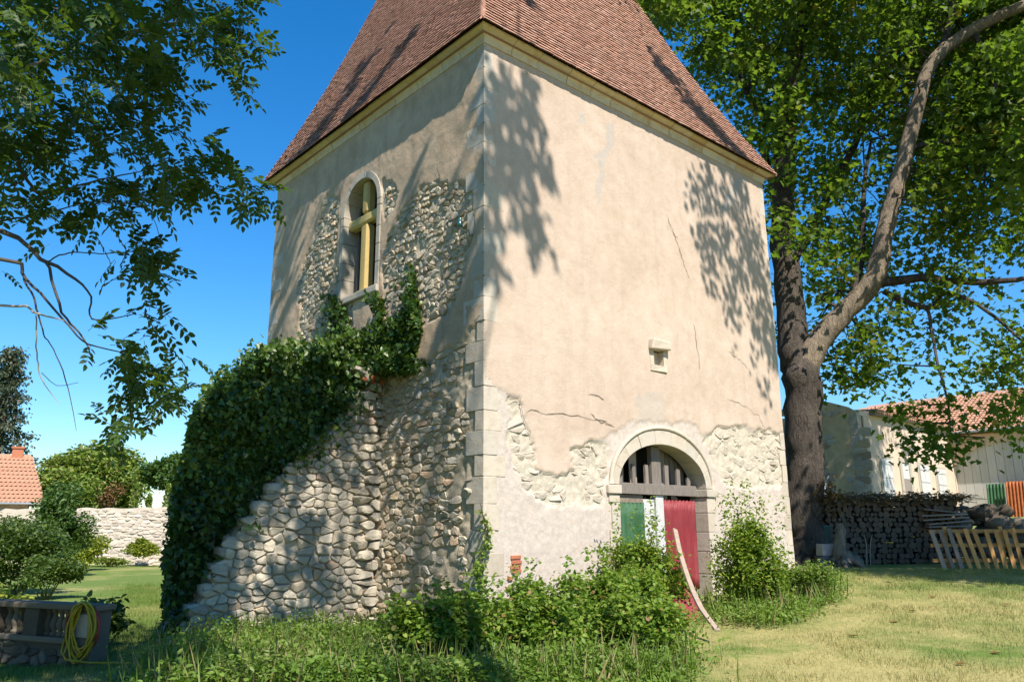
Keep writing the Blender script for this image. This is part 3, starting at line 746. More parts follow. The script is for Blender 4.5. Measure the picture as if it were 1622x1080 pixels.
# ---- glass insulator on a bracket
yi, zi = on_x(738, 355)
ins = thing('insulator', None, None, (0, 0, 0)); ins.parent = tower
MB().lathe([(.02, -.09), (.055, -.08), (.05, -.03), (.035, 0), (.04, .05), (.02, .09), (.005, .1)], (-.14, yi, zi), 10).build('glass_bell', 'glass_teal', ins, True)
MB().tube([(0, yi, zi - .14), (-.14, yi, zi - .14), (-.14, yi, zi)], .012, 6).tube([(.0, yi - .12, zi - .30), (-.16, yi - .28, zi - .22)], .012, 6).build('bracket', 'metal_grey', ins)
# far corner brickwork edge seen at the right: short broken plaster lumps
# ================================================================== RUINED STAIR WALL
YB = 3.3
prof_px = [(612, 608), (585, 615), (560, 655), (500, 705), (440, 770), (380, 840), (340, 920), (300, 985), (270, 1040)]
RP = [on_y(*p, YB) for p in prof_px]
stair = thing('ruined_stair_wall', 'sloping ruined rubble wall descending from the tower under ivy', 'wall', C0, ROT)
poly = [(.02, RP[0][1])] + RP + [(RP[-1][0], -.6), (.02, -.6)]
poly = [(min(x, .02), z) for x, z in poly]
IV_px = [(283, 1010), (283, 820), (312, 700), (318, 668), (350, 640), (370, 610), (415, 590), (470, 585), (560, 585), (640, 600), (590, 640), (500, 715), (440, 780), (380, 850), (340, 930), (300, 1010)]
IVP = [on_y(*p, 4.1) for p in IV_px]
mb = MB(); prism_xz(mb, poly, YB + .03, YB + .75)
core = fixn(mb.build('wall_core', 'grey_rubble', stair)); core.location.y = .018
low = [(x, z - .28) for x, z in IVP if z > -.3]; low = [(min(x, -.02), z) for x, z in low]
mb = MB(); prism_xz(mb, [(-2.95, -.5), (-2.9, 1.6), (-2.5, 3.0), (-1.8, 3.8), (-.9, 4.3), (-.02, 4.4), (-.02, -.5)], YB + .76, YB + 1.6); fixn(mb.build('stair_core', 'grey_rubble', stair))
cand = rubble(RP[-1][0] - .05, .02, -.4, RP[0][1] + .1, lambda a, z: bool(inpoly(a, z, poly)) and a < -.05, .205, .122, 51, .36, .22, .24, .006)
# smeared old render low in the middle hides part of the stones
cand = [c for c in cand if not ((-2.0 < c[0] < -.35) and c[1] < 1.5 and vn(c[0] * 1.3, c[1] * 1.3 + 3) > .60)]
lay(cand, lambda cx, cz: Matrix.Translation((cx, YB + .03, cz)), stair, 'grey_rubble', 300, (.025, .07), .06, 9)
# outer end and top edge stones of the slope
for i in range(len(RP) - 1):
    (xa, za), (xb, zb) = RP[i], RP[i + 1]; L_ = math.hypot(xb - xa, zb - za); n_ = max(1, int(L_ / .26))
    for k in range(n_):
        for yy in (YB + .2, YB + .52):
            t_ = (k + rng.random() * .5) / n_; o = link('coping_stone', stone_meshes('grey_rubble')[rng.integers(14)] if False else None, None, stair) if False else None
            v_, f_ = STONES[rng.integers(14)]; sc = np.array([.15, .17, .10]) * rng.uniform(.75, 1.25)
            MB().add(v_ * sc + np.array([min(xa + (xb - xa) * t_, -.1), yy, za + (zb - za) * t_ - .04]), f_).build('coping_stone', 'grey_rubble', stair, True)
# rounded projecting pier of stones where the slope meets the tower
cand = rubble(-.42, .06, -.3, RP[0][1], lambda a, z: -.40 < a < .05, .30, .17, 57, .2, .3, .05, gap=.010)
lay(cand, lambda cx, cz: Matrix.Translation((cx, YB - .06 + .5 * (cx + .17) ** 2, cz)), stair, 'grey_rubble', 60, (.05, .12), .16, 10, 'pier_stone')
for k in range(3):
    v_, f_ = STONES[k]; MB().add(v_ * np.array([.17, .14, .07]) + np.array([-.34 + .2 * k, YB - .02, RP[0][1] + .02 + .05 * (k == 1)]), f_).build('brick', 'brick_red', stair, True)

# ================================================================== IVY on the ruined stair
ivy = thing('ivy', 'dark glossy ivy smothering the ruined stair wall', 'ivy', C0, ROT)
P = []; Dn = []
IVL = [on_y(*p, YB + .2) for p in [(270, 1015), (272, 900), (274, 800), (296, 740), (305, 690), (300, 660), (330, 640), (345, 605), (395, 580), (420, 560), (470, 555), (540, 540), (600, 560), (648, 575), (640, 600), (612, 606), (585, 614), (550, 652), (492, 706), (428, 772), (362, 845), (318, 925), (278, 1000)]]
a = np.array(IVL); lo, hi = a.min(0), a.max(0)
q = lo + (hi - lo) * rng.random((90000, 2)); q = q[inpoly(q[:, 0] + .12 * (vn(q[:, 0] * 4, q[:, 1] * 4) - .5), q[:, 1] + .16 * (vn(q[:, 0] * 4 + 9, q[:, 1] * 4) - .5), IVL)][:27000]
bul = vn(q[:, 0] * 1.6, q[:, 1] * 1.6) * .55 + vn(q[:, 0] * 4, q[:, 1] * 4 + 7) * .25
yy = YB + .50 - bul * np.clip(.25 + q[:, 1] * .22, .25, .9) + rng.exponential(.12, len(q))
P = np.stack([np.minimum(q[:, 0], -.04), yy, q[:, 1]], 1)
# back and far-side leaves so that the mass is closed
q2 = q[:5000]; P2 = np.stack([np.minimum(q2[:, 0] + .72, -.04), YB + 1.7 + .3 * rng.random(5000), q2[:, 1] - .15], 1)
n3 = 5000; k3 = rng.integers(0, len(IVL) - 9, n3); t3 = rng.random(n3); A3 = a[k3]; B3 = a[k3 + 1]; e3 = A3 + (B3 - A3) * t3[:, None]
y3 = 1.7 * rng.random(n3); P3 = np.stack([np.minimum(e3[:, 0] + .37 * y3 + rng.normal(0, .07, n3), -.04), YB + .2 + y3, e3[:, 1] - .05 * y3 + rng.normal(0, .09, n3)], 1)
shoots = []
for k in range(260):
    i_ = rng.integers(2, len(IVL) - 9); t_ = rng.random(); e_ = a[i_] + (a[i_ + 1] - a[i_]) * t_; yb_ = rng.uniform(-.2, 1.2); m_ = rng.integers(8, 26); L_ = rng.uniform(.12, .5)
    d_ = np.array([rng.normal(-.2, .6), rng.normal(-.3, .3), rng.uniform(.1, 1.)]); d_ /= np.linalg.norm(d_); tt = rng.random(m_)[:, None]
    shoots.append(np.array([min(e_[0] + .37 * max(yb_, 0), -.1), YB + .2 + yb_, e_[1]]) + d_ * tt * L_ + rng.normal(0, .05, (m_, 3)))
for k in range(60):          # bushier tufts over the face
    c_ = q[rng.integers(len(q))]; m_ = 34; shoots.append(np.array([min(c_[0], -.2), YB + .12 - .18 * min(1, c_[1] / 3) * rng.random() * 2, c_[1]]) + rng.normal(0, 1, (m_, 3)) * np.array([.16, .10, .14]))
P = np.vstack([P, P2, P3] + shoots); P[:, 0] = np.minimum(P[:, 0], -.03)
edge_x = np.interp(P[:, 2], [0., 1.5, 3., 4.2, 6.], [IVL[0][0], IVL[2][0], IVL[4][0], IVL[6][0], -3.0]); P = P[(P[:, 0] - .37 * np.maximum(P[:, 1] - YB - .2, -.5) > edge_x - .16) & (P[:, 2] > -.05)]; n = len(P)
D = unit(n); D[:, 2] -= .7; D[:, 1] -= .3; Nn = unit(n) * .7; Nn[:, 1] -= .9; Nn[:, 2] += .35
link('foliage', leaf_mesh('foliage', P, D, Nn, rng.uniform(.045, .125, n), 'ivy', np.clip(.08 + rng.random(n) ** 1.2 * .7 + .5 * (vn(P[:, 0] * 1.4, P[:, 2] * 1.4) - .3) + .12 * (P[:, 2] - 2.5), 0, .97)), 'ivy_leaf', ivy)
mb = MB()
for k in range(14):
    x = rng.uniform(-3.2, -.2); limb(mb, [(x * .4 - .1, YB + .3, rng.uniform(0, .5), .02), (x * .7, YB + .1, rng.uniform(1.2, 2.5), .015), (x, YB + .2, rng.uniform(2.2, 4.3), .006)], 5)
mb.build('stem', 'twig', ivy)
# ivy climbing the wall around the window
clm = thing('climbing_ivy', 'ivy climbing the weathered wall below the arched window', 'ivy', C0, ROT)
regs = [([(520, 560), (528, 500), (523, 470), (535, 466), (548, 480), (560, 520), (600, 530), (640, 560), (650, 590), (560, 600), (500, 600), (450, 600), (430, 585), (470, 560)], 3000),
        ([(596, 560), (603, 480), (600, 462), (611, 470), (615, 530), (640, 500), (652, 468), (668, 470), (674, 520), (664, 560), (655, 590), (610, 590)], 2600),
        ([(655, 420), (664, 425), (666, 470), (655, 480)], 110), ([(630, 540), (690, 580), (640, 600)], 150)]
Q = []
for pg, n_ in regs:
    for px_, py_ in in_px(pg, n_):
        y_, z_ = on_x(px_, py_); Q.append((-.05 - .32 * rng.random() ** 1.6 * vn(y_ * 3, z_ * 3) * 1.6, y_, z_))
Q = np.array(Q); n = len(Q); D = unit(n); D[:, 2] -= .5; Nn = unit(n) * .7; Nn[:, 0] -= .9; Nn[:, 2] += .3
link('foliage', leaf_mesh('foliage', Q, D, Nn, rng.uniform(.06, .13, n), 'ivy', .25 + .75 * rng.random(n)), 'ivy_leaf', clm)
mb = MB()
for px0, py0, px1, py1 in ((610, 590, 603, 470), (645, 590, 660, 420), (540, 590, 530, 470), (630, 590, 645, 500), (655, 585, 668, 480)):
    y0, z0 = on_x(px0, py0); y1, z1 = on_x(px1, py1)
    limb(mb, [(-.06, y0, z0, .018), (-.07, (y0 + y1) / 2 + .06, (z0 + z1) / 2, .012), (-.05, y1, z1, .004)], 5)
mb.build('stem', 'twig', clm)

# ---- creeper at the tower's corner
crp = thing('corner_creeper', 'thin creeper climbing the pale corner stones of the tower', 'creeper', C0, ROT)
Q = np.stack([-.07 + rng.normal(0, .05, 700), -.07 + rng.normal(0, .05, 700), 2.1 * rng.random(700) ** 1.6 - .1], 1)
Q[:, 0] += .10 * np.sin(Q[:, 2] * 5); leaves('foliage', Q, rng.uniform(.04, .1, 700), 'oval', 'bramble_leaf', crp, tint=rng.random(700) * .8 + .2 * (Q[:, 2] > 1.2))
MB().tube([(-.08 + .1 * math.sin(z * 5) * .6, -.08, z) for z in np.linspace(-.1, 2.1, 14)], .008, 5).build('stem', 'twig', crp)

# ================================================================== BROKEN BITS BY THE DOOR
pl_top = at_plane(1069, 838, C0 - V * .03, -V); base_ = ground_at(1136, 998)
plank = thing('bent_plank', 'long bent weathered plank leaning against the red door panel', 'plank', (0, 0, 0))
pp_ = [(1069, 838), (1076, 872), (1086, 905), (1098, 938), (1112, 966), (1136, 998)]; pts = []; nn = 14
for k in range(nn + 1):
    t_ = k / nn * (len(pp_) - 1); i_ = min(int(t_), len(pp_) - 2); fr_ = t_ - i_
    pts.append(at_depth(pp_[i_][0] * (1 - fr_) + pp_[i_ + 1][0] * fr_, pp_[i_][1] * (1 - fr_) + pp_[i_ + 1][1] * fr_, pl_top[1] + (base_[1] - pl_top[1]) * k / nn))
v = []; f = []
for i, p in enumerate(pts):
    d = pts[min(i + 1, nn)] - pts[max(i - 1, 0)]; d /= np.linalg.norm(d); n_ = np.cross(d, U); n_ /= np.linalg.norm(n_); s_ = np.cross(n_, d)
    for a_, b_ in ((-1, -1), (1, -1), (1, 1), (-1, 1)): v.append(p + s_ * a_ * .045 + n_ * b_ * .016)
    if i: f += [((i - 1) * 4 + k, (i - 1) * 4 + (k + 1) % 4, i * 4 + (k + 1) % 4, i * 4 + k) for k in range(4)]
f += [(0, 1, 2, 3), (nn * 4 + 3, nn * 4 + 2, nn * 4 + 1, nn * 4)]
fixn(MB().add(v, f).build('board', 'grey_plank', plank))
for i, (px_, py_, rz_, ry_, sz, lab) in enumerate(((1098, 985, .7, R(52), (.5, .62), 'broken red corrugated scrap lying below the bent plank'), (1118, 975, .9, R(62), (.42, .55), 'smaller red corrugated scrap propped upright beside the bent plank'))):
    gp = ground_at(px_, py_); o = corrugated('metal_scrap', -sz[0] / 2, sz[0] / 2, 0, sz[1], 0, 'red_sheet', None, .12, .022, lambda x: .06 * math.sin(x * 13), .04)
    o.location = gp + np.array([0, .1, 0]); o.rotation_euler = (-ry_ * .7, .25 * (1 - 2 * i), rz_); tag(o, lab, 'metal sheet', 'red scraps by the door')

# ================================================================== BUSHES AND WEEDS ROUND THE TOWER
def g3(x, y): return np.array([x, y, float(gz(x, y))])
def gp(px, dep): dep = dep * DS; d = ray(px, 960); x = d[0] / d[1] * dep; return g3(x, dep)
def gpy(px, py_): p = ground_at(px, py_); return np.array([p[0], p[1], float(gz(p[0], p[1]))])
bush('leafy_shrub', 'bright green upright shrub growing right of the arched door', 'shrub', gpy(1192, 968), (.86, .70, 1.0), 9500, .075, 'oval', 'bush_leaf', None, 44, zc=.43, spikes=12, shell=.85, lump_r=(.2, .38))
bush('leafy_shrub', 'low yellow-green shrub spreading towards the big tree from the upright shrub', 'shrub', gpy(1258, 952), (.95, .75, .42), 4600, .065, 'oval', 'weed_leaf', None, 22, shell=.9, lump_r=(.25, .5))
bush('leafy_shrub', 'yellow-green shrub covering the lower green door panel', 'shrub', L2W(3.0, -.85, .05), (1.05, .65, .92), 8800, .072, 'oval', 'bush_leaf', None, 40, zc=.45, spikes=9, shell=.85, lump_r=(.2, .38))
for px_, dep, rx, ry, rz, n_, lab in ((1000, 15.3, .9, .7, .48, 3000, 'bramble bush below the red door panel scraps'), (960, 13.6, 1.0, .8, .50, 4200, 'dense bramble bush in front of the yellow-green door shrub'),
        (1010, 12.0, .95, .75, .42, 4400, 'bramble bush spilling onto the dry lawn edge'), (860, 13.2, 1.0, .8, .44, 4200, 'bramble bush between the tower corner and the door'),
        (850, 11.5, 1.1, .7, .42, 4600, 'low bramble bush bordering the lawn below the tower corner'), (745, 12.6, 1.0, .8, .40, 4400, 'bramble bush right below the tower corner'),
        (700, 11.3, 1.0, .7, .40, 4400, 'low bramble bush facing the bare rubble wall')):
    bush('bramble_bush', lab, 'bramble', gp(px_, dep), (rx * .95, ry * .95, rz * 1.22), int(n_ * 1.9), .062, 'round', 'bramble_leaf', 'brambles along the tower foot', 26, shell=.8, lump_r=(.18, .40), up=1.0, zc=.5, spikes=5)
# tangled weeds at the foot of the ruined wall: nobody could count them
Pw = []
for px_, py_ in in_px([(235, 1080), (245, 1045), (300, 1020), (340, 1005), (420, 1000), (560, 1000), (660, 1000), (760, 985), (860, 985), (960, 1000), (1050, 990), (1085, 1010), (1095, 1060), (1050, 1110), (200, 1110)], 1900):
    p = ground_at(px_, py_ + 8); m_ = 26; hh = .16 + .34 * float(vn(p[0] * 1.3, p[1] * 1.3)); tt = rng.random(m_)
    l = rng.normal(0, .12, (m_, 2)); Pw.append(np.stack([p[0] + l[:, 0] * (1 + tt), p[1] + l[:, 1] * (1 + tt), p[2] + hh * tt ** .7], 1))
for px_, py_ in in_px([(1105, 1000), (1140, 985), (1200, 1000), (1270, 985), (1330, 955), (1345, 925), (1290, 925), (1200, 950), (1130, 960)], 420):
    p = ground_at(px_, py_); m_ = 16; hh = .10 + .22 * float(vn(p[0] * 1.3, p[1] * 1.3)); tt = rng.random(m_)
    l = rng.normal(0, .10, (m_, 2)); Pw.append(np.stack([p[0] + l[:, 0] * (1 + tt), p[1] + l[:, 1] * (1 + tt), p[2] + hh * tt ** .7], 1))
Pw = np.vstack(Pw); o = leaves('weeds', Pw, rng.uniform(.03, .085, len(Pw)), 'oval', 'weed_leaf', None, -.2, .8, np.clip(vn(Pw[:, 0] * 1.1, Pw[:, 1] * 1.1) * .7 + rng.random(len(Pw)) * .45 - .1, 0, 1))
tag(o, 'tangled low weeds along the foot of the ruined rubble wall', 'weeds', kind='stuff')
ns = 2600; k_ = rng.integers(0, len(Pw), ns); Pd = Pw[k_].copy(); Pd[:, 2] = gz(Pd[:, 0], Pd[:, 1]); D = unit(ns) * .45; D[:, 2] = 1
me = leaf_mesh('tall_grass', Pd, D, unit(ns), rng.uniform(.22, .62, ns), 'needle', np.where(rng.random(ns) < .35, 1., rng.uniform(.5, .9, ns)))
me.transform(Matrix.Identity(4)); tag(link('tall_grass', me, 'weed_leaf'), 'thin green and straw-dry grass stalks among the weeds', 'grass', kind='stuff')
# grass blades
def blades(px_poly, n, hmin, hmax, name, label):
    pts = np.array([ground_at(*p) for p in px_poly])[:, :2]; pol = [tuple(p) for p in pts]
    q = in_px(pol, n) + rng.normal(0, 1, (n, 2)) * np.array([.55, .9]) * (rng.random((n, 1)) < .6); z = gz(q[:, 0], q[:, 1]); Pb = np.stack([q[:, 0], q[:, 1], z - .005], 1)
    D = unit(n) * .55; D[:, 2] = 1; Nn = unit(n); hh = rng.uniform(hmin, hmax, n) * (.5 + vn(q[:, 0] * 2, q[:, 1] * 2))
    me = leaf_mesh(name, Pb, D, Nn, hh, 'blade', rng.random(n)); o = link(name, me, 'blade'); tag(o, label, 'grass', kind='stuff')
blades([(1060, 1100), (1700, 1100), (1900, 1000), (1900, 905), (1330, 905), (1280, 960), (1130, 1000)], 90000, .03, .075, 'lawn_grass', 'short half-dry grass of the lawn before the tower')
blades([(-100, 1100), (260, 1100), (275, 1000), (275, 930), (200, 925), (180, 1000), (-100, 1050)], 40000, .04, .10, 'shaded_grass', 'green grass in the shade below the balustrade')

# ================================================================== THE BIG MAPLE BEHIND THE TOWER
MX = lambda l: [tuple(at_depth(px, py, d)) + (r,) for px, py, d, r in l]
mp_base = at_depth(1276, 895, 25.); mp_base[2] = gz(mp_base[0], mp_base[1])
maple = thing('maple_tree', 'huge maple with thick leaning limb beside the tower', 'tree')
mb = MB()
trunk = MX([(1282, 940, 25, .90), (1279, 895, 25, .66), (1277, 840, 25, .56), (1276, 760, 25, .52), (1274, 680, 25, .51), (1267, 600, 25, .53), (1258, 540, 25.2, .44), (1247, 450, 25.4, .40), (1240, 340, 25.6, .36), (1246, 200, 25.8, .31), (1262, 60, 26, .26), (1280, -120, 26.2, .18), (1290, -300, 26.4, .06)])
limb(mb, trunk, 18, 5, .09)
mb.build('trunk', 'bark_dark', maple, True)
big = [MX([(1262, 610, 25, .42), (1292, 546, 24.8, .36), (1340, 492, 24.5, .31), (1382, 445, 24.2, .30), (1400, 372, 24, .25), (1412, 325, 23.9, .25), (1425, 280, 23.8, .225), (1448, 190, 23.6, .21), (1476, 100, 23.4, .19), (1540, 48, 23, .18), (1622, 8, 22.6, .15), (1760, -60, 22, .07)])]
mb = MB(); q = limb(mb, big[0], 12, 5, .06); o = mb.build('limb', 'bark_light', maple, True)
# sawn branch scar
sc = at_depth(1421, 303, 23.55); MB().lathe([(.10, -.02), (.10, .02), (.06, .03)], (0, 0, 0), 12).build('saw_scar', 'log_end', maple)
o = bpy.data.objects['saw_scar']; o.location = sc; o.rotation_euler = (R(90), 0, R(10))
subs = [[(1385, 448, 24.2, .16), (1460, 440, 23.6, .12), (1540, 447, 23, .10), (1640, 438, 22.4, .06), (1800, 400, 22, .03)],
        [(1440, 235, 23.7, .10), (1500, 225, 23.4, .085), (1560, 230, 23, .07), (1640, 200, 22.6, .05)],
        [(1400, 462, 24.1, .09), (1470, 488, 23.7, .075), (1500, 465, 23.4, .06), (1560, 490, 23, .05), (1640, 560, 22.6, .03)],
        [(1470, 490, 23.7, .05), (1482, 560, 23.4, .04), (1502, 640, 23, .03), (1505, 690, 22.9, .012)],
        [(1476, 100, 23.4, .12), (1505, 40, 23.6, .11), (1512, -60, 23.8, .09), (1530, -200, 24, .04)],
        [(1405, 350, 24, .05), (1450, 270, 24.4, .04), (1520, 300, 24.8, .02)],
        [(1340, 495, 24.6, .06), (1300, 470, 25, .05), (1330, 460, 25.5, .02)],
        [(1246, 200, 25.8, .14), (1190, 160, 26, .12), (1170, 80, 26.3, .10), (1150, -40, 26.5, .05)],
        [(1240, 330, 25.6, .12), (1205, 230, 26.2, .1), (1180, 190, 26.5, .06)],
        [(1262, 60, 26, .14), (1290, 20, 26, .12), (1350, -60, 26, .06)],
        [(1245, 440, 25.4, .16), (1300, 330, 26.5, .14), (1365, 200, 27, .11), (1400, 60, 27.4, .08), (1420, -100, 27.8, .03)],
        [(1340, 492, 24.5, .10), (1365, 400, 25, .09), (1368, 300, 25.6, .07), (1380, 220, 26, .04)],
        [(1540, 48, 23, .09), (1570, 120, 22.6, .06), (1600, 190, 22.2, .04)],
        [(1262, 100, 26, .12), (1120, 20, 27, .09), (1040, -30, 28, .05)]]
mb = MB(); allq = [q]
for s in subs: allq.append(limb(mb, MX(s), 7, 4, .2))
mb.build('branches', 'bark_dark', maple, True)
nodes = np.vstack(allq)[:, :3]
clus = []
def add_clusters(poly, n, d0, d1):
    for px_, py_ in in_px(poly, n): clus.append(at_depth(px_, py_, rng.uniform(d0, d1)))
add_clusters([(1215, 290), (1110, 130), (1010, 5), (1000, -120), (1800, -120), (1800, 60), (1622, 100), (1560, 200), (1440, 330), (1400, 420), (1350, 460), (1290, 520), (1225, 540)], 430, 23.5, 31)
add_clusters([(1010, 5), (1000, -60), (1640, -60), (1622, 90), (1480, 160), (1360, 170), (1180, 180), (1110, 120)], 240, 22.5, 29)
add_clusters([(1460, 100), (1640, 100), (1640, 230), (1600, 330), (1500, 380), (1440, 330)], 95, 22, 26)
add_clusters([(1400, 360), (1500, 350), (1560, 380), (1600, 460), (1500, 500), (1440, 440)], 14, 22.5, 26)
add_clusters([(1300, 520), (1360, 480), (1420, 480), (1450, 540), (1400, 590), (1350, 615), (1310, 640)], 26, 23, 27)
add_clusters([(1440, 330), (1480, 300), (1640, 340), (1640, 420), (1560, 400)], 8, 22, 25)
add_clusters([(1450, 500), (1560, 480), (1640, 500), (1640, 640), (1560, 600), (1490, 600)], 14, 22, 25)
add_clusters([(1425, 650), (1500, 625), (1555, 660), (1545, 700), (1480, 715), (1440, 690)], 8, 22.5, 23.6)
add_clusters([(1570, 570), (1640, 540), (1680, 690), (1600, 710), (1580, 650)], 10, 21.8, 24)
clus = np.array(clus); seen = len(clus)
# the crown goes on above and to the right of what the picture shows; it shades the log pile and the fence
extra = []
while len(extra) < 420:
    p = np.array([10.2, 22.6, 16.]) + unit(1)[0] * rng.random() ** .4 * np.array([10, 6, 7.5])
    px_ = 811 + F * p[0] / (p[1] * math.cos(TH) + (p[2] - CZ) * math.sin(TH)); 
    el = math.degrees(math.atan2(p[2] - CZ, math.hypot(p[0], p[1])))
    lx = (p - C0) @ U; ly = (p - C0) @ V
    if lx < 10.3 and ly < 1: continue
    if el < 36 and p[0] / p[1] < .66: continue
    s_ = p - SUN * ((p[2] - .5) / SUN[2])
    if s_[1] < 20.8: continue
    extra.append(p)
for px_, py_ in in_px([(1320, 800), (1500, 810), (1640, 850), (1700, 925), (1420, 912), (1320, 900)], 460):
    p = at_depth(px_, py_, 24.2) if py_ < 895 else ground_at(px_, py_)
    p = p + SUN * rng.uniform(10, 14); dz_ = (p[1] * math.cos(TH) + (p[2] - CZ) * math.sin(TH))
    if W / 2 + F * p[0] / dz_ > 1640: extra.append(p)
def over(poly, n, t0, t1, plane):
    for px_, py_ in in_px(poly, n):
        P_ = at_plane(px_, py_, C0, -V) if plane else at_depth(px_, py_, 20.5)
        if vn(P_[0] * 1.2 + P_[1] * .8, P_[2] * 1.2) < .27: continue
        for _ in range(7): over_leaf.append(P_ + SUN * rng.uniform(t0, t1) + rng.normal(0, .17, 3))
over_leaf = []
over([(1115, 255), (1210, 290), (1218, 420), (1230, 560), (1225, 640), (1190, 570), (1160, 520), (1120, 450), (1098, 380), (1084, 300)], 175, 10, 13, True)
over([(1165, 480), (1232, 480), (1243, 690), (1215, 660), (1185, 580)], 34, 10, 13, True)
over([(1030, 55), (1075, 95), (1110, 160), (1190, 235), (1215, 275), (1150, 240), (1080, 190), (1040, 120)], 170, 9, 12, False)
allc = np.vstack([clus, np.array(extra)])
m_ = 62; P = np.repeat(allc, m_, 0) + rng.normal(0, 1, (len(allc) * m_, 3)) * np.array([.48, .48, .34]) * np.repeat(rng.uniform(.6, 1.2, (len(allc), 1)), m_, 0)
tn = np.clip(np.repeat(rng.normal(.42, .2, len(allc)), m_) + rng.normal(0, .2, len(P)), 0, 1)
# nothing hangs in front of the bare leaning limb and the lower trunk
def proj(P):
    d = P - CAM; zc = d[:, 1] * math.cos(TH) + d[:, 2] * math.sin(TH); yc = -d[:, 1] * math.sin(TH) + d[:, 2] * math.cos(TH)
    a_ = F * d[:, 0] / zc; b_ = -F * yc / zc
    return np.stack([W / 2 + a_ * math.cos(ROLL) - b_ * math.sin(ROLL), H / 2 + a_ * math.sin(ROLL) + b_ * math.cos(ROLL)], 1)
def keep_clear(P, line, rad):
    near_ = np.min(np.linalg.norm(P[:, None, :] - line[None, :, :3], axis=2) - 0, axis=1) < 0
    pp = proj(P); ll = proj(line[:, :3]); k = np.argmin(np.linalg.norm(pp[:, None] - ll[None], axis=2), axis=1)
    dd = np.linalg.norm(pp - ll[k], axis=1); return ~((dd < rad) & (P[:, 1] < line[k, 1] + .6))
ok = keep_clear(P, limb_pts(big[0][1:11], 8, 0), 26) & keep_clear(P, limb_pts(trunk[1:8], 8, 0), 44)
P = np.vstack([P[ok], np.array(over_leaf)]); tn = np.concatenate([tn[ok], rng.random(len(over_leaf)) * .8])
leaves('crown', P, rng.uniform(.11, .24, len(P)), 'maple', 'maple_leaf', maple, .4, .8, tn)
mb = MB()
for c in allc[:seen][::2]:
    k = np.argmin(np.linalg.norm(nodes - c, axis=1)); a = nodes[k]
    if np.linalg.norm(a - c) < 5: mb.tube([a, (a + c) / 2 + rng.normal(0, .2, 3) - np.array([0, 0, .1]), c], [.03, .02, .006], 4)
mb.build('twigs', 'bark_dark', maple)

# ================================================================== ASH AT THE LEFT
ash = thing('ash_tree', 'ash tree with feathery leaves and bare twigs hanging in from the left', 'tree', (0, 0, 0))
TRK = np.array([-9.2, 6.2, 0.])
mb = MB(); limb(mb, [(-9.2, 6.2, -.3, .34), (-9.1, 6.2, 1.2, .27), (-8.9, 6.4, 3.2, .24), (-8.6, 6.6, 5.5, .2), (-8.2, 6.8, 8, .14), (-7.9, 7, 10.5, .05)], 12, 4, .08)
mb.build('trunk', 'bark_dark', ash, True)
def PXB(l): return [tuple(at_depth(px, py, d)) + (r,) for px, py, d, r in l]
mbA, mbB = MB(), MB(); ashq = []
for l, m_ in (([(-560, 430, 7.4, .07), (-200, 330, 7.5, .045), (0, 368, 7.5, .024), (75, 415, 7.5, .018), (140, 460, 7.5, .010), (146, 505, 7.5, .007), (215, 497, 7.6, .004)], mbA),
    ([(75, 415, 7.5, .014), (100, 495, 7.4, .011), (128, 530, 7.4, .009), (150, 575, 7.4, .005)], mbA),
    ([(-300, 380, 7.3, .04), (0, 410, 7.3, .017), (40, 440, 7.3, .014), (100, 505, 7.3, .010), (140, 545, 7.3, .007), (215, 560, 7.4, .004)], mbA),
    ([(-300, 520, 7.2, .03), (0, 484, 7.2, .011), (60, 497, 7.2, .009), (102, 508, 7.2, .004)], mbB),
    ([(-300, 200, 7.6, .05), (0, 240, 7.6, .020), (30, 262, 7.6, .018), (50, 298, 7.6, .016), (75, 306, 7.6, .012), (160, 285, 7.7, .008), (230, 270, 7.8, .004)], mbA),
    ([(-300, 380, 7.8, .03), (0, 350, 7.8, .010), (60, 340, 7.8, .008), (140, 320, 7.8, .005)], mbA),
    ([(-200, 320, 7.9, .02), (0, 300, 7.9, .009), (60, 262, 7.9, .006), (100, 220, 7.9, .004)], mbA),
    ([(-400, 280, 7.2, .06), (-100, 170, 7.2, .03), (60, 100, 7.2, .016), (110, 75, 7.2, .013), (200, 50, 7.2, .009), (292, 33, 7.2, .004)], mbB),
    ([(110, 75, 7.2, .008), (140, 105, 7.3, .005), (200, 150, 7.5, .004)], mbB),
    ([(38, 440, 7.3, .010), (55, 480, 7.3, .009), (70, 530, 7.3, .006), (80, 545, 7.3, .005), (104, 600, 7.3, .005), (121, 682, 7.3, .002)], mbA),
    ([(57, 500, 7.3, .006), (58, 560, 7.3, .006), (66, 600, 7.3, .005), (95, 641, 7.3, .002)], mbB),
    ([(66, 590, 7.3, .004), (90, 610, 7.3, .003), (124, 606, 7.3, .002)], mbA),
    ([(75, 415, 7.5, .008), (110, 400, 7.5, .006), (160, 402, 7.6, .005), (250, 395, 7.7, .003)], mbA),
    ([(-300, 0, 7.8, .05), (0, 120, 7.8, .02), (150, 200, 7.9, .010), (260, 275, 8, .006), (380, 270, 8, .003)], mbA),
    ([(-200, -120, 8, .05), (100, 20, 8, .015), (260, 60, 8, .009), (350, 30, 8.1, .005), (395, 70, 8.1, .003)], mbA),
    ([(160, 320, 7.8, .006), (230, 330, 7.8, .004), (255, 380, 7.8, .003)], mbA)):
    ashq.append(limb(m_, PXB(l), 6, 5, .5))
mbA.build('branch', 'twig', ash, True); mbB.build('branch', 'dead_twig', ash, True)
mb = MB()
for l in ashq:
    if (np.array([811 + F * l[0][0] / l[0][1]]) < -50).any():
        a = l[0]; z0 = max(2.0, a[2] - 1.0); mb.tube([(-8.75 - .1, 6.5, z0), ((-8.8 + a[0]) / 2, (6.5 + a[1]) / 2, (z0 + a[2]) / 2 + .2), a[:3]], [.09, .07, a[3]], 7)
mb.build('limb', 'bark_dark', ash, True)
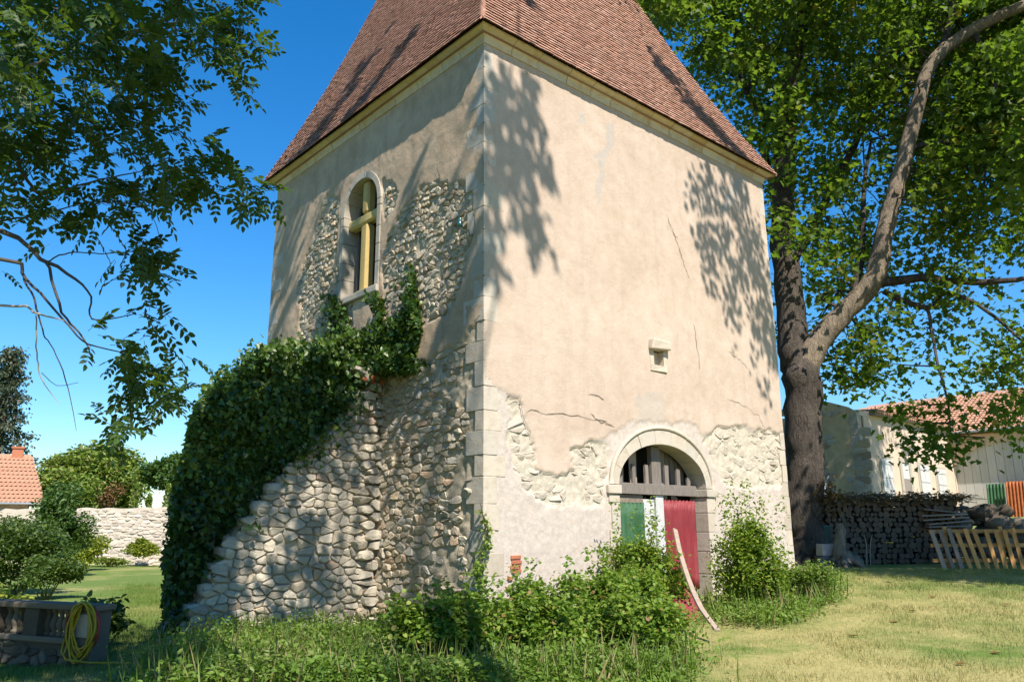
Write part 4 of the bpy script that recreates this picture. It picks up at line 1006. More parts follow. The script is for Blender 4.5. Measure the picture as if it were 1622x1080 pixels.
LP, LD, LN, LS, LT = [], [], [], [], []
rach = MB()
def pinnate(p, d, size, r=rng, tint=None):
    d = d / np.linalg.norm(d); side = np.cross(d, np.array([0, 0, 1.])); side /= np.linalg.norm(side) + 1e-9; side = side + r.normal(0, .35, 3); side -= d * (side @ d); side /= np.linalg.norm(side)
    nrm = np.cross(side, d); tt = r.random() if tint is None else tint
    for k in range(9):
        j = k // 2; f_ = .22 + .2 * j
        c = p + d * size * f_ + np.array([0, 0, -.18 * size * f_ * f_])
        if k == 8: dd = d.copy(); c = p + d * size * .98 + np.array([0, 0, -.18 * size])
        else: dd = d * .55 + side * (1 if k % 2 else -1) * .85 + r.normal(0, .12, 3)
        dd[2] -= .18
        LP.append(c); LD.append(dd); LN.append(nrm + r.normal(0, .25, 3)); LS.append(size * r.uniform(.27, .36)); LT.append(min(1, max(0, tt + r.normal(0, .12))))
    rach.tube([p, p + d * size * .5 + np.array([0, 0, -.045 * size]), p + d * size + np.array([0, 0, -.18 * size])], [.0028, .002, .001], 3, cap=False)
def ash_region(poly, n, d0, d1, size=.26, bias=(.5, -.25, -.35)):
    k = max(1, n // 5)
    for px_, py_ in in_px(poly, k):
        c = at_depth(px_, py_, rng.uniform(d0, d1)); tt = rng.random() * .7
        for _ in range(5):
            d = unit(1)[0] + np.array(bias); pinnate(c + rng.normal(0, .06, 3), d, size * rng.uniform(.7, 1.15), tint=tt)
ash_region([(-80, -60), (400, -60), (390, 20), (320, 75), (250, 95), (215, 130), (140, 175), (60, 225), (-80, 230)], 600, 6.8, 10.5)
ash_region([(-80, -60), (330, -60), (240, 60), (120, 110), (-80, 150)], 230, 5.8, 7.0)
ash_region([(320, -30), (395, -20), (412, 60), (405, 105), (372, 140), (345, 110), (330, 60)], 95, 7.4, 8.5)
ash_region([(220, 90), (270, 100), (300, 150), (290, 200), (262, 190), (200, 180), (150, 190)], 120, 7.2, 8.6)
ash_region([(60, 190), (180, 180), (260, 200), (300, 270), (280, 320), (210, 330), (150, 320), (120, 250)], 190, 7.2, 8.8)
ash_region([(270, 200), (350, 225), (360, 270), (422, 270), (425, 305), (340, 328), (280, 300)], 85, 7.4, 8.4)
ash_region([(20, 200), (120, 210), (110, 250), (40, 255), (0, 240)], 80, 7.2, 8.6)
ash_region([(20, 310), (70, 310), (60, 345), (30, 345)], 20, 7.4, 8)
ash_region([(100, 300), (150, 310), (140, 380), (110, 360)], 30, 7.4, 8.2)
ash_region([(165, 390), (250, 380), (280, 395), (265, 445), (225, 455), (200, 420)], 60, 7.4, 8.2)
ash_region([(225, 475), (275, 495), (270, 520), (235, 505)], 14, 7.4, 7.8)
ash_region([(120, 540), (150, 515), (225, 525), (275, 590), (282, 612), (245, 665), (185, 680), (160, 640), (195, 605), (140, 570)], 125, 7.2, 8.2, .24)
# the part of the crown out of the picture
for k in range(330):
    p = np.array([rng.uniform(-11, -4.6), rng.uniform(4.5, 9.5), rng.uniform(4.2, 9.5)])
    if p[0] / p[1] > -.66 and (p[2] - CZ) / p[1] < .75: continue
    for _ in range(6): pinnate(p + rng.normal(0, .25, 3), unit(1)[0] + np.array([.1, -.1, -.2]), rng.uniform(.2, .34))
link('crown', leaf_mesh('crown', np.array(LP), np.array(LD), np.array(LN), np.array(LS), 'oval', np.array(LT)), 'ash_leaf', ash)
rach.build('leaf_stalks', 'stem_green', ash)

# ================================================================== TALL LIME TREE BEHIND THE VIEWER: it throws the dapples on walls and roof
lime = thing('lime_tree', 'tall lime tree on the lawn whose shade dapples the tower walls', 'tree', (0, 0, 0))
SP, cents = [], []
def shade(poly, kind, n, t0, t1, spread=.30, thr=.0, sc_=1.2):
    """leaf sprays that stand between the sun and the named surface patch"""
    k = max(1, n // 7); got = []
    for px_, py_ in in_px(poly, k):
        if kind == 'R': P_ = at_plane(px_, py_, C0, -V)
        elif kind == 'L': P_ = at_plane(px_, py_, C0, -U)
        elif kind == 'S': P_ = at_plane(px_, py_, C0 + V * (YB - .1), -V)
        elif kind == 'G': P_ = ground_at(px_, py_)
        else: P_ = at_depth(px_, py_, kind)
        if vn(P_[0] * sc_ + P_[1] * sc_ * .7, P_[2] * sc_) < thr: continue
        c = P_ + SUN * rng.uniform(t0, t1); got.append(c)
        for _ in range(7): SP.append(c + rng.normal(0, spread, 3) * np.array([1, 1, .7]))
    if got: cents.append(np.mean(got, 0))
A_ = [(778, 130), (800, 122), (852, 128), (866, 260), (855, 330), (868, 440), (858, 530), (830, 540), (800, 470), (776, 420)]
shade(A_, 'R', 560, 14, 17, .16, .30)
shade([(766, 100), (800, 105), (830, 200), (790, 330), (766, 300)], 'R', 110, 14, 17, .16, .3)
shade([(765, 22), (810, 35), (850, 75), (800, 70), (760, 50)], 17, 60, 12, 15, .15)
shade([(430, 285), (480, 215), (560, 110), (580, 108), (540, 180), (500, 235), (450, 285)], 20, 260, 12, 15, .2, .25)
shade([(520, 240), (560, 180), (650, 115), (640, 140), (580, 190), (530, 240)], 18.5, 110, 12, 15, .18)
shade([(445, 330), (490, 330), (470, 430), (445, 540), (425, 560)], 'L', 70, 12, 16, .15)
shade([(538, 330), (560, 350), (545, 430), (520, 530), (495, 540), (530, 430)], 'L', 70, 12, 16, .12)
shade([(655, 262), (668, 262), (640, 340), (612, 400), (604, 390)], 'L', 34, 12, 16, .08)
shade([(745, 230), (766, 190), (768, 430), (740, 500), (700, 590), (680, 585), (735, 420)], 'L', 100, 12, 16, .12)
shade([(640, 600), (700, 560), (690, 650), (720, 720), (680, 740), (640, 700)], 'L', 40, 12, 15, .12)
shade([(285, 1000), (285, 820), (318, 700), (400, 640), (500, 625), (570, 630), (520, 690), (430, 750), (370, 820), (325, 920)], 'S', 1900, 11, 15, .20, .24, 1.0)
shade([(310, 690), (350, 610), (430, 570), (560, 550), (640, 590), (560, 620), (420, 640)], 'S', 500, 11, 15, .2, .5, 1.6)
shade([(-40, 940), (172, 950), (172, 1040), (-40, 1052)], 12.9, 420, 11, 15, .3, .2)
shade([(290, 1010), (345, 915), (385, 850), (370, 960), (360, 1010)], 'S', 130, 11, 14, .2)
shade([(450, 800), (520, 760), (530, 850), (500, 960), (460, 1000), (420, 1000), (440, 900)], 'S', 170, 11, 14, .17, .25)
shade([(520, 690), (600, 650), (600, 800), (560, 800)], 'S', 50, 11, 14, .16, .35)
shade([(-40, 1090), (280, 1090), (270, 1020), (230, 975), (200, 985), (100, 1040), (-40, 1050)], 'G', 1500, 11, 16, .45, .30, .7)
SP = np.array(SP); pj = proj(SP); SP = SP[(SP[:, 1] < 1) | (pj[:, 1] < -60) | (pj[:, 0] < -60) | (pj[:, 0] > W + 60)]; leaves('crown', SP, rng.uniform(.15, .30, len(SP)), 'round', 'ash_leaf', lime, .2, .5)
mb = MB(); T0 = [(4.6, -3.4, -.3, .75), (4.5, -3.3, 1.0, .55), (4.4, -3.0, 4, .48), (4.2, -2.4, 8, .42), (4.1, -1.6, 12, .34)]
limb(mb, T0, 14, 4, .05); mb.build('trunk', 'bark_dark', lime, True)
mb = MB()
for c in cents:
    a = np.array(T0[4][:3]); st = a if c[2] > 15 else np.array(T0[3][:3])
    limb(mb, [tuple(st) + (.07,), tuple(st * .6 + c * .4 + np.array([0, 0, 1.2])) + (.045,), tuple(st * .2 + c * .8 + np.array([0, 0, .5])) + (.025,), tuple(c) + (.01,)], 6, 4, .2)
mb.build('limbs', 'bark_dark', lime, True)

# ================================================================== RIGHT: house, barn, log pile, fence
house = thing('plastered_house', 'low plastered house with white shutters behind the log pile', 'house', C0, ROT)
HX, HY, HB, HTP = 23.7, 4.46, 1.6, 6.45; BX = 33.1
MB().box((HX, HY, HB), (BX - .01, HY + 6, HTP)).build('wall', 'house_plaster', house)
sw = MB(); prism_yz(sw, [(HY - .02, HB), (HY + 2.6, HB), (HY + 2.6, 7.0), (HY + 1.2, 6.9), (HY + .4, 6.6), (HY - .02, 6.3)], HX - .28, HX - .01)
fixn(sw.build('side_wall', 'house_plaster_old', house))
cand = rubble(HY + .3, HY + 2.6, HB, 7.2, lambda a, z: vn(a * 1.5, z * 1.5) > .48 and z < 6.2 + .25 * (a - HY), .34, .2, 71)
lay([(c[0], c[1], c[2], c[3], [(-x, z) for x, z in c[4]][::-1]) for c in cand], lambda cx, cz: Matrix.Translation((HX - .285, cx, cz)) @ Matrix.Rotation(-math.pi / 2, 4, 'Z'), house, 'rubble_stone', 0, (.01, .04), .04, 13)
k = 0; z = HB
while z < 6.2:
    h = .42; bevel(MB().box((HX - .30, HY - .04, z + .005), (HX + (.55 if k % 2 else .35), HY + .3, z + h - .005)).build('quoin_stone', 'window_stone', house), .015, 1); z += h; k += 1
# roof edge (slopes away behind)
mbr = MB(); n_ = 40
for k in range(n_):
    x = HX + 1.0 + (BX - HX - 1.2) * k / n_; mbr.tube([(x, HY - .35, HTP - .02), (x, HY + 3, HTP + .25)], .10, 6, rng.random())
o = mbr.build('roof_tiles', 'far_tile', house); o['kind'] = 'stuff'
MB().box((HX + .9, HY - .28, HTP - .16), (BX - .05, HY - .002, HTP - .04)).build('eave_board', 'old_wood', house)
def shut(px0, px1, pz0, pz1):
    x0, _ = on_y(px0, 760, HY); x1, _ = on_y(px1, 760, HY); z1 = on_y((px0 + px1) / 2, pz0, HY)[1]; z0 = on_y((px0 + px1) / 2, pz1, HY)[1]
    w_ = bpy.data.objects.new('window', None); col.objects.link(w_); w_.parent = house
    bevel(MB().box((x0 - .12, HY - .03, z0 - .12), (x1 + .12, HY + .02, z1 + .14)).build('surround', 'window_stone', w_), .01, 1)
    m_ = (x0 + x1) / 2
    for a, b_ in ((x0, m_ - .008), (m_ + .008, x1)):
        s_ = MB().box((a, HY - .075, z0), (b_, HY - .035, z1)); 
        for zz in (z0 + .12, (z0 + z1) / 2, z1 - .2): s_.box((a + .01, HY - .095, zz), (b_ - .01, HY - .077, zz + .09))
        s_.build('shutter', 'white_paint', w_)
shut(1397, 1413, 728, 786); shut(1457, 1471, 738, 790); shut(1484, 1497, 744, 793)
x0, _ = on_y(1430, 760, HY); x1, _ = on_y(1441, 760, HY); zt = on_y(1434, 733, HY)[1]
dr = bpy.data.objects.new('door', None); col.objects.link(dr); dr.parent = house
mb = MB(); mb.box((x0 - .22, HY - .06, HB), (x0, HY + .05, zt)); mb.box((x1, HY - .06, HB), (x1 + .22, HY + .05, zt)); mb.box((x0 - .22, HY - .065, zt), (x1 + .22, HY + .05, zt + .2)); mb.build('surround', 'window_stone', dr)
MB().box((x0, HY - .02, zt - .7), (x1, HY - .004, zt - .05)).build('fanlight', 'white_paint', dr)
MB().box((x0, HY - .022, HB), (x1, HY - .006, zt - .72)).build('leaf', 'old_wood', dr)
MB().box((x0 + .2, HY - .35, zt + .3), (x0 + .55, HY - .01, zt + .55), 0, .04).tube([(x0 + .4, HY, zt + .9), (x0 + .4, HY - .25, zt + .75), (x0 + .4, HY - .2, zt + .5)], .03, 5).build('lantern', 'metal_grey', house)
xp, _ = on_y(1372, 740, HY); MB().tube([(xp, HY - .08, HB), (xp, HY - .08, 6.2)], .05, 8).build('downpipe', 'house_plaster', house)
barn = thing('barn', 'barn with a tall arched pale plank gate and orange tiled roof', 'barn', C0, ROT)
# barn front wall with arched gate opening
yg0, _ = on_x(1518, 790, BX); _, zap = on_x(1600, 696, BX); zs_ = on_x(1520, 750, BX)[1]; rg_ = 2.7; yg_ = yg0 - rg_; ZEV = on_x(1540, 682, BX)[1]; RISE = zap - zs_
YG, RG, ZS = yg_, rg_, zs_
out = []
for k in range(25): a = math.pi * k / 24; out.append((YG + RG * math.cos(a), ZS + RISE * math.sin(a)))
yl, yr = HY - .01, HY - 15.
ring = [(yr, 1.9), (YG - RG, 1.9)] + out[::-1] + [(YG + RG, 1.9), (yl, 1.9), (yl, ZEV), (yr, ZEV)]
mb = MB(); prism_yz(mb, ring, BX, BX + .5); fixn(mb.build('wall', 'house_plaster', barn))
npl = 15; wp = 2 * RG / npl
for k in range(npl):
    y0 = YG - RG + k * wp; yc = y0 + wp / 2; zz = ZS + RISE * math.sqrt(max(.02, 1 - ((yc - YG) / RG) ** 2)) + .2
    bevel(MB().box((BX + .15 + rng.uniform(0, .02), y0 + .005, 1.9), (BX + .20, y0 + wp - .005, zz), rng.random()).build('gate_plank', 'gate_paint', barn), .008, 1)
MB().box((BX + .21, YG - RG, 1.9), (BX + .24, YG + RG, ZS + RISE + .1)).build('gate_backing', 'dark_inside', barn)
MB().box((BX + .3, yr, 1.9), (BX + 11, yl + 7, ZEV - .1)).build('rear_walls', 'house_plaster', barn)
def pantiles(name, parent, org, along, upv, nx_, ny_, lx, ly, mat):
    org = np.array(org); along = np.array(along, float); upv = np.array(upv, float); nrm = np.cross(along, upv); nrm /= np.linalg.norm(nrm)
    if nrm[2] < 0: nrm = -nrm
    mbp = MB()
    cols = int(lx / .22); rows_ = int(ly / .34)
    for j in range(rows_):
        v = []; 
        for e, o_ in ((0, .05), (.38, .0)):
            for i in range(cols * 4 + 1):
                v.append(org + along * (i * .22 / 4) + upv * (j * .34 + e) + nrm * (o_ * .7 + .024 * math.sin(i / 4 * 2 * math.pi) + (.004 * rng.normal())))
        m_ = cols * 4 + 1; mbp.add(v, [(i, i + 1, m_ + i + 1, m_ + i) for i in range(m_ - 1)], rng.random())
    o = mbp.build(name, mat, parent, False); o['kind'] = 'stuff'; return o
sl2 = math.atan2(2.7, 5.4)
pantiles('roof_tiles', barn, (BX - .35, yr, ZEV - .08), (0, 1, 0), (math.cos(sl2), 0, math.sin(sl2)), 0, 0, 21, 6.0, 'far_tile')
mb = MB(); prism_xz(mb, [(BX - .3, ZEV - .2), (BX + 5.0, ZEV + 2.45), (BX + 10.8, ZEV - .2)], yr, yl + 6.6); fixn(mb.build('roof', 'far_tile', barn))
MB().tube([(BX - .42, yr, ZEV - .08), (BX - .42, yl - .1, ZEV - .08)], .07, 8).build('gutter', 'metal_grey', barn)
# sheets leaning on the barn gate
def lean_sheet(px0, px1, pyt, pyb, mat, label, dx):
    y1, zt = on_x(px0, pyt, BX - dx); y0, _ = on_x(px1, pyt, BX - dx); _, zb = on_x(px0, pyb, BX - dx)
    o = corrugated('metal_sheet', 0, abs(y1 - y0), 0, zt - zb + .5, 0, mat, None, .14, .03)
    o.location = L2W(BX - dx - .35, max(y0, y1), zb - .5); o.rotation_euler = (R(-9), 0, ROT - math.pi / 2); tag(o, label, 'metal sheet'); return o
lean_sheet(1563, 1592, 766, 806, 'green_sheet', 'dark green corrugated sheet leaning on the pale barn gate', .3)
lean_sheet(1592, 1640, 762, 822, 'rust_sheet', 'rusty orange corrugated sheet leaning beside the green sheet', .7)

# log pile: each log its own thing
lb = at_depth(1322, 898, 24.6); rb_ = at_depth(1530, 902, 24.6)
logm = []
for i in range(6):
    mbL = MB(); n_ = 9; rr = 1 + .10 * np.random.default_rng(i).normal(size=n_)
    v = [(rr[k] * math.cos(2 * math.pi * k / n_), y, rr[k] * math.sin(2 * math.pi * k / n_)) for y in (-1, 1) for k in range(n_)]
    mbL.add(v, [tuple(range(n_)), tuple(range(n_, 2 * n_))[::-1]] + [(k, k + n_, (k + 1) % n_ + n_, (k + 1) % n_) for k in range(n_)])
    me = mbL.mesh('log'); me.materials.append(MATS['log_bark']); me.materials.append(MATS['log_end'])
    me.polygons[0].material_index = 1; me.polygons[1].material_index = 1; logm.append(me)
z = 0.; row = 0; nlog = 0
while z < 1.62:
    x = lb[0] - .1 + (row % 2) * .075
    while x < rb_[0] and nlog < 299:
        r0 = rng.uniform(.045, .098); o = link('log', logm[rng.integers(6)]); 
        top = 1.62 + .12 * math.sin(x * 3)
        o.scale = (r0, .28, r0); yy = DS * 24.7 + rng.normal(0, .035); o.location = (x + r0, yy + .25, float(gz(x, yy)) + z + .08)
        o.rotation_euler = (rng.normal(0, .03), rng.random() * 6, rng.normal(0, .05)); nlog += 1
        tag(o, 'round firewood log with its sawn end showing in the shaded log pile', 'log', 'firewood logs in the shaded pile'); x += 2 * r0 + .004
    z += .138; row += 1
# brushwood and dry leaves on top of the pile
br = thing('brushwood', 'tangle of dry twigs and brown leaves lying on the log pile', 'brushwood', (0, 0, 0))
mb = MB(); zt = float(gz(10.5, 22.4)) + 1.72
for k in range(230):
    p = np.array([rng.uniform(lb[0] - .4, rb_[0] + .5), DS * 24.9 + rng.normal(0, .2), zt + rng.uniform(-.05, .16)]); d = unit(1)[0] * rng.uniform(.2, .5); d[2] *= .3
    mb.tube([p - d, p + rng.normal(0, .03, 3), p + d], [.008, .007, .003], 4)
mb.build('twigs', 'twig', br)
nb = 1700; P = np.stack([rng.uniform(lb[0] - .6, rb_[0] + .3, nb), DS * 24.85 + rng.normal(0, .22, nb), zt + rng.normal(.02, .09, nb)], 1)
P[:420] = np.array([lb[0] - .1, DS * 24.7, zt + .0]) + rng.normal(0, 1, (420, 3)) * np.array([.22, .2, .28])
leaves('dry_leaves', P, rng.uniform(.05, .12, nb), 'maple', 'brown_leaf', br)
# boards and a tarpaulin at the right of the pile
tb = at_depth(1512, 850, 24.3); bz = float(gz(tb[0], tb[1]))
for k in range(5):
    o = MB().box((-.6, -.12, 0), (.6, .12, .035), 0, .006).build('board', 'old_wood'); o.location = (tb[0] - .1 + rng.normal(0, .05), DS * 24.3 + .05 * k, bz + .95 + .10 * k); o.rotation_euler = (rng.normal(0, .04), rng.normal(0, .05), rng.normal(0, .12))
    tag(o, 'grey board stacked flat at the fence end of the log pile', 'board', 'boards on the log pile')
hs = at_depth(1568, 860, 25.2); hz = float(gz(hs[0], hs[1]))
for k in range(95):
    ax = rng.uniform(-1.0, 1.25); hgt = 1.5 * (1 - ((ax - .1) / 1.7) ** 2) * rng.random() ** .7
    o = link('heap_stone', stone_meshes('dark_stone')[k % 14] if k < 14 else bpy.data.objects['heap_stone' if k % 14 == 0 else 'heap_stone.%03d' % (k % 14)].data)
    o.location = (hs[0] + ax, DS * 25.2 + rng.normal(0, .15) - .25 * (1 - hgt), hz + hgt); s_ = rng.uniform(.10, .19); o.scale = (s_ * 1.3, s_, s_ * .8); o.rotation_euler = rng.normal(0, .4, 3)
    tag(o, 'rough grey stone in the heap behind the pallet fence', 'stone', 'heaped stones behind the fence')
# pallet fence
fa = at_depth(1490, 905, 22.6); fb = at_depth(1660, 905, 22.2)
fence = thing('picket_fence', 'low leaning fence of orange-brown pallet slats on the lawn', 'fence', (fa[0], fa[1], float(gz(fa[0], fa[1]))), math.atan2(fb[1] - fa[1], fb[0] - fa[0]))
Lf = math.hypot(fb[0] - fa[0], fb[1] - fa[1])
for k in range(15):
    x = .1 + k * .20; h = rng.uniform(.92, 1.02); 
    if k in (10,): continue
    mt = 'grey_plank' if k < 3 else 'pallet_wood'
    o = bevel(MB().box((-.05, -.012, 0), (.05, .012, h), 0, .004).build('picket', mt, fence), .005, 1); o.location = (x, -.04 + rng.normal(0, .004), -.03); o.rotation_euler = (R(3), R(-12 + rng.normal(0, 2.2) + (k > 5) * 3), 0)
for z in (.14, .50, .84):
    o = MB().box((-.15, -.005, z), (Lf, .04, z + .09), 0, .004).build('rail', 'pallet_wood', fence); o.rotation_euler = (0, 0, 0)
for x in (.2, 1.5, 2.6): MB().box((x, .045, -.05), (x + .08, .12, 1.0)).build('post', 'pallet_wood', fence)
# stump and odds and ends by the maple
st = at_depth(1338, 900, 23.6); sg = float(gz(st[0], st[1]))
mb = MB(); limb(mb, [(0, 0, -.1, .42), (.0, 0, .12, .30), (-.05, 0, .4, .17), (-.04, 0, .8, .13), (-.02, .02, 1.02, .11)], 10, 4, .15)
for a in (.2, 1.5, 2.9, 4.4, 5.4): limb(mb, [(0, 0, .25, .12), (.3 * math.cos(a), .3 * math.sin(a), .12, .09), (.6 * math.cos(a), .6 * math.sin(a), -.05, .03)], 6, 3, .2)
o = mb.build('tree_stump', 'bark_light', None, True); o.location = (st[0], st[1], sg); tag(o, 'grey gnarled stump with spreading roots beside the maple', 'stump')
bk = at_depth(1308, 880, 24.0)
o = bevel(MB().box((-.19, -.15, 0), (.19, .15, .30), 0, .012).build('stone_block', 'pink_block'), .02, 2); o.location = (bk[0], bk[1], float(gz(bk[0], bk[1])) + .26); o.rotation_euler = (0, .06, .2); tag(o, 'pale pinkish block standing between maple trunk and stump', 'block')
o = bevel(MB().box((-.25, -.2, 0), (.25, .2, .262), 0, .015).build('wood_chunk', 'old_wood'), .02, 2); o.location = (bk[0] + .02, bk[1] + .02, float(gz(bk[0], bk[1])) - .01); tag(o, 'dark wooden chunk carrying the pale pinkish block', 'wood')
bc = at_depth(1308, 850, 24.5)
mb = MB().lathe([(.16, 0), (.20, .42), (.215, .43), (.215, .46), (.19, .46), (.15, .04)], (0, 0, 0), 14); o = mb.build('bucket', 'blue_plastic', None, True); o.location = (bc[0], DS * 24.7, float(gz(bc[0], DS * 24.7)) + .58); tag(o, 'dark teal plastic tub behind the pale pinkish block', 'tub')
o = MB().box((-.26, -.26, 0), (.26, .26, .57), 0, .03).build('wood_chunk', 'old_wood'); o.location = (bc[0], DS * 24.72, float(gz(bc[0], DS * 24.7)) + .0); tag(o, 'tall dark wood block under the dark teal tub', 'wood')
tp = at_depth(1312, 800, 27.0)
v = []; n_ = 8
for j in range(n_ + 1):
    for i in range(n_ + 1): v.append((-.35 + .7 * i / n_ + .25 * j / n_ * -1, .06 * math.sin(i * 1.3) + .04 * math.cos(j), 1.15 * j / n_ + .03 * math.sin(i * 2 + j)))
o = MB().add(v, [(j * (n_ + 1) + i, j * (n_ + 1) + i + 1, (j + 1) * (n_ + 1) + i + 1, (j + 1) * (n_ + 1) + i) for j in range(n_) for i in range(n_)]).build('sheet', 'metal_grey', None, True)
o.modifiers.new('s', 'SOLIDIFY').thickness = .01; o.location = (tp[0], tp[1], tp[2] - .25); tag(o, 'crumpled grey sheet leaning behind the maple trunk', 'sheet')
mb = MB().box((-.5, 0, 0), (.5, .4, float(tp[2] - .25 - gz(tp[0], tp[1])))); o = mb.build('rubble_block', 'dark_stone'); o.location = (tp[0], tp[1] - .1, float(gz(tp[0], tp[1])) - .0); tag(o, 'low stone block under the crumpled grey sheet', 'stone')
for k, px_ in enumerate((1374, 1380)):
    b0 = at_depth(px_, 905, 23.9); b0[2] = gz(b0[0], b0[1]); mb = MB(); limb(mb, [tuple(b0) + (.012,), tuple(b0 + [.05, 0, .5]) + (.01,), tuple(b0 + [.02 + .12 * k, 0, .8]) + (.005,)], 5)
    o = mb.build('dry_stalk', 'dead_twig'); tag(o, 'thin pale dry stalk standing before the log pile', 'stalk', 'dry stalks before the log pile')
# fallen leaves on the lawn
for px_, py_ in ((1571, 1038), (1412, 988), (1515, 1055), (1440, 970), (1345, 1010), (1475, 948), (1590, 960)):
    p = ground_at(px_, py_); me = leaf_mesh('fallen_leaf', np.array([p + [0, 0, .03]]), np.array([[1, .3 * rng.normal(), .2]]), np.array([[.2, 0, 1.]]), np.array([.14]), 'maple', np.array([.9]))
    tag(link('fallen_leaf', me, 'brown_leaf'), 'curled brown fallen leaf lying on the dry lawn', 'leaf', 'fallen leaves on the lawn')

# ================================================================== LEFT: balustrade, hose, shrubs, garden wall, house, far trees
ba = at_z(-40, 947, .72); bb = at_z(146, 956, .72)
Lb = math.hypot(bb[0] - ba[0], bb[1] - ba[1])
bal = thing('stone_balustrade', 'old dark stone balustrade on a rubble base with a yellow hose at its end', 'balustrade', (ba[0], ba[1], 0), math.atan2(bb[1] - ba[1], bb[0] - ba[0]))
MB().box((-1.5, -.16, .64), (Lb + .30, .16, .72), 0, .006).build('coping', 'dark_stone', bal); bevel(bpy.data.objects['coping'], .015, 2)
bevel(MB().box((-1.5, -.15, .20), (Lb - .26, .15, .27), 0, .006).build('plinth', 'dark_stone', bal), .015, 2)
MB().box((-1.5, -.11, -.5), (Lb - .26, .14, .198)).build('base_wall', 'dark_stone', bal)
cand = rubble(-1.4, Lb - .3, -.3, .19, lambda a, z: z < .16, .20, .12, 81)
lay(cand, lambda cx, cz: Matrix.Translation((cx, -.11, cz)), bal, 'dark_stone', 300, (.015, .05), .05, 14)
piers = [-.55, .42, 1.0, Lb]
for k, x in enumerate((-.25, .66, 1.56)):
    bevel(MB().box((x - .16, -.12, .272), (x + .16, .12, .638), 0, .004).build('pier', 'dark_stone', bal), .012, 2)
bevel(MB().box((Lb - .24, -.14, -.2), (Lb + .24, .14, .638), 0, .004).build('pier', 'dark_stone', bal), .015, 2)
mb = MB(); mb.box((Lb - .17, -.155, .30), (Lb + .17, -.142, .60)); bevel(mb.build('pier_panel', 'window_stone', bal), .006, 1)
bp = [(.055, 0), (.055, .04), (.03, .06), (.05, .11), (.065, .16), (.05, .22), (.03, .27), (.035, .30), (.055, .325), (.055, .366)]
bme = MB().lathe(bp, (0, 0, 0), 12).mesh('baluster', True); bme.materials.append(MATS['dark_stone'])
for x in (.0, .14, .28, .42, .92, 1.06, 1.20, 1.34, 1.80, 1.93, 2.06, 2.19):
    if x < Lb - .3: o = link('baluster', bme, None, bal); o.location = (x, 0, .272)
# hose coil hung over the end pier
hose = thing('garden_hose', 'yellow and dark red garden hose coiled over the balustrade end pier', 'hose', bal.location, bal.rotation_euler[2])
def loop(mb, xc, w, ztop, zbot, y, ph):
    pts = []
    for k in range(33):
        a = 2 * math.pi * k / 32 + ph; pts.append((xc + w * math.cos(a) + .015 * math.sin(3 * a + ph), y + .02 * math.sin(2 * a + ph * 3), (ztop + zbot) / 2 + (ztop - zbot) / 2 * math.sin(a)))
    mb.tube(pts, .014, 6, cap=False)
mY, mR = MB(), MB()
for k in range(7): loop(mY, Lb + .13 + rng.normal(0, .03), .21 + rng.normal(0, .03), .755 + rng.normal(0, .01), .06 + rng.normal(0, .07), -.19 - .012 * k % .06, k * .7)
for k in range(3): loop(mR, Lb + .10 + rng.normal(0, .02), .28 + rng.normal(0, .03), .735, .16 + rng.normal(0, .05), -.175, k * .9 + .3)
mY.tube([(Lb - .20, -.2, .30), (Lb - .22, -.22, .12), (Lb - .05, -.26, .03), (Lb + .4, -.25, .02), (Lb + 1.0, -.1, .03), (Lb + 1.6, .2, .04)], .014, 6)
mY.tube([(Lb - .02, -.2, .74), (Lb + .10, -.21, .76), (Lb + .02, -.22, .5), (Lb - .12, -.22, .2), (Lb - .16, -.22, .08)], .013, 6)
mY.build('yellow_coil', 'hose_yellow', hose, True); mR.build('red_coil', 'hose_red', hose, True)
# shrubs
def gpx(px, py_, dep, z=None): p = at_depth(px, py_, dep); return np.array([p[0], p[1], float(gz(p[0], p[1])) if z is None else z])
bush('laurel_shrub', 'dark green laurel with upright shoots behind the hose pier', 'shrub', gpx(163, 1000, 14.6), (.42, .35, .34), 900, .11, 'oval', 'hedge_leaf', None, 14, spikes=9, lump_r=(.25, .45))
bush('laurel_shrub', 'bright yellow-green shrub just behind the balustrade', 'shrub', gpx(10, 950, 17), (.6, .5, .45), 1100, .12, 'oval', 'gold_leaf', None, 14)
bush('garden_shrub', 'large rounded dark green shrub behind the balustrade', 'shrub', gpx(30, 900, 26), (1.9, 1.6, 1.25), 9000, .12, 'oval', 'hedge_leaf', None, 34, lump_r=(.2, .4), shell=.6)
bush('garden_shrub', 'lower olive shrub at the lawn edge before the large rounded shrub', 'shrub', gpx(72, 935, 24), (1.0, .9, .62), 4200, .10, 'oval', 'hedge_leaf', None, 22, lump_r=(.2, .42), shell=.6)
bush('garden_shrub', 'feathery green shrub rising beside the small tiled house', 'shrub', gpx(95, 880, 36), (1.5, 1.3, 2.1), 6500, .16, 'oval', 'far_leaf_dark', None, 26, lump_r=(.2, .42), shell=.6)
bush('garden_shrub', 'yellow-green rounded shrub at the left foot of the garden wall', 'shrub', gpx(135, 898, 41), (1.0, .8, .95), 3600, .14, 'oval', 'gold_leaf', None, 18, lump_r=(.25, .45))
bush('wall_shrub', 'bright yellow-green climber sprawling on the garden wall face', 'shrub', gpx(221, 893, 45.0) + [0, 0, .25], (.95, .40, .62), 3600, .13, 'oval', 'gold_leaf', None, 26, lump_r=(.2, .4), shell=.9, stem=False)
bush('dry_shrub', 'brownish dry low plants at the foot of the garden wall', 'shrub', gpx(175, 896, 44.5), (1.6, .4, .25), 1500, .13, 'oval', 'far_leaf', None, 16)
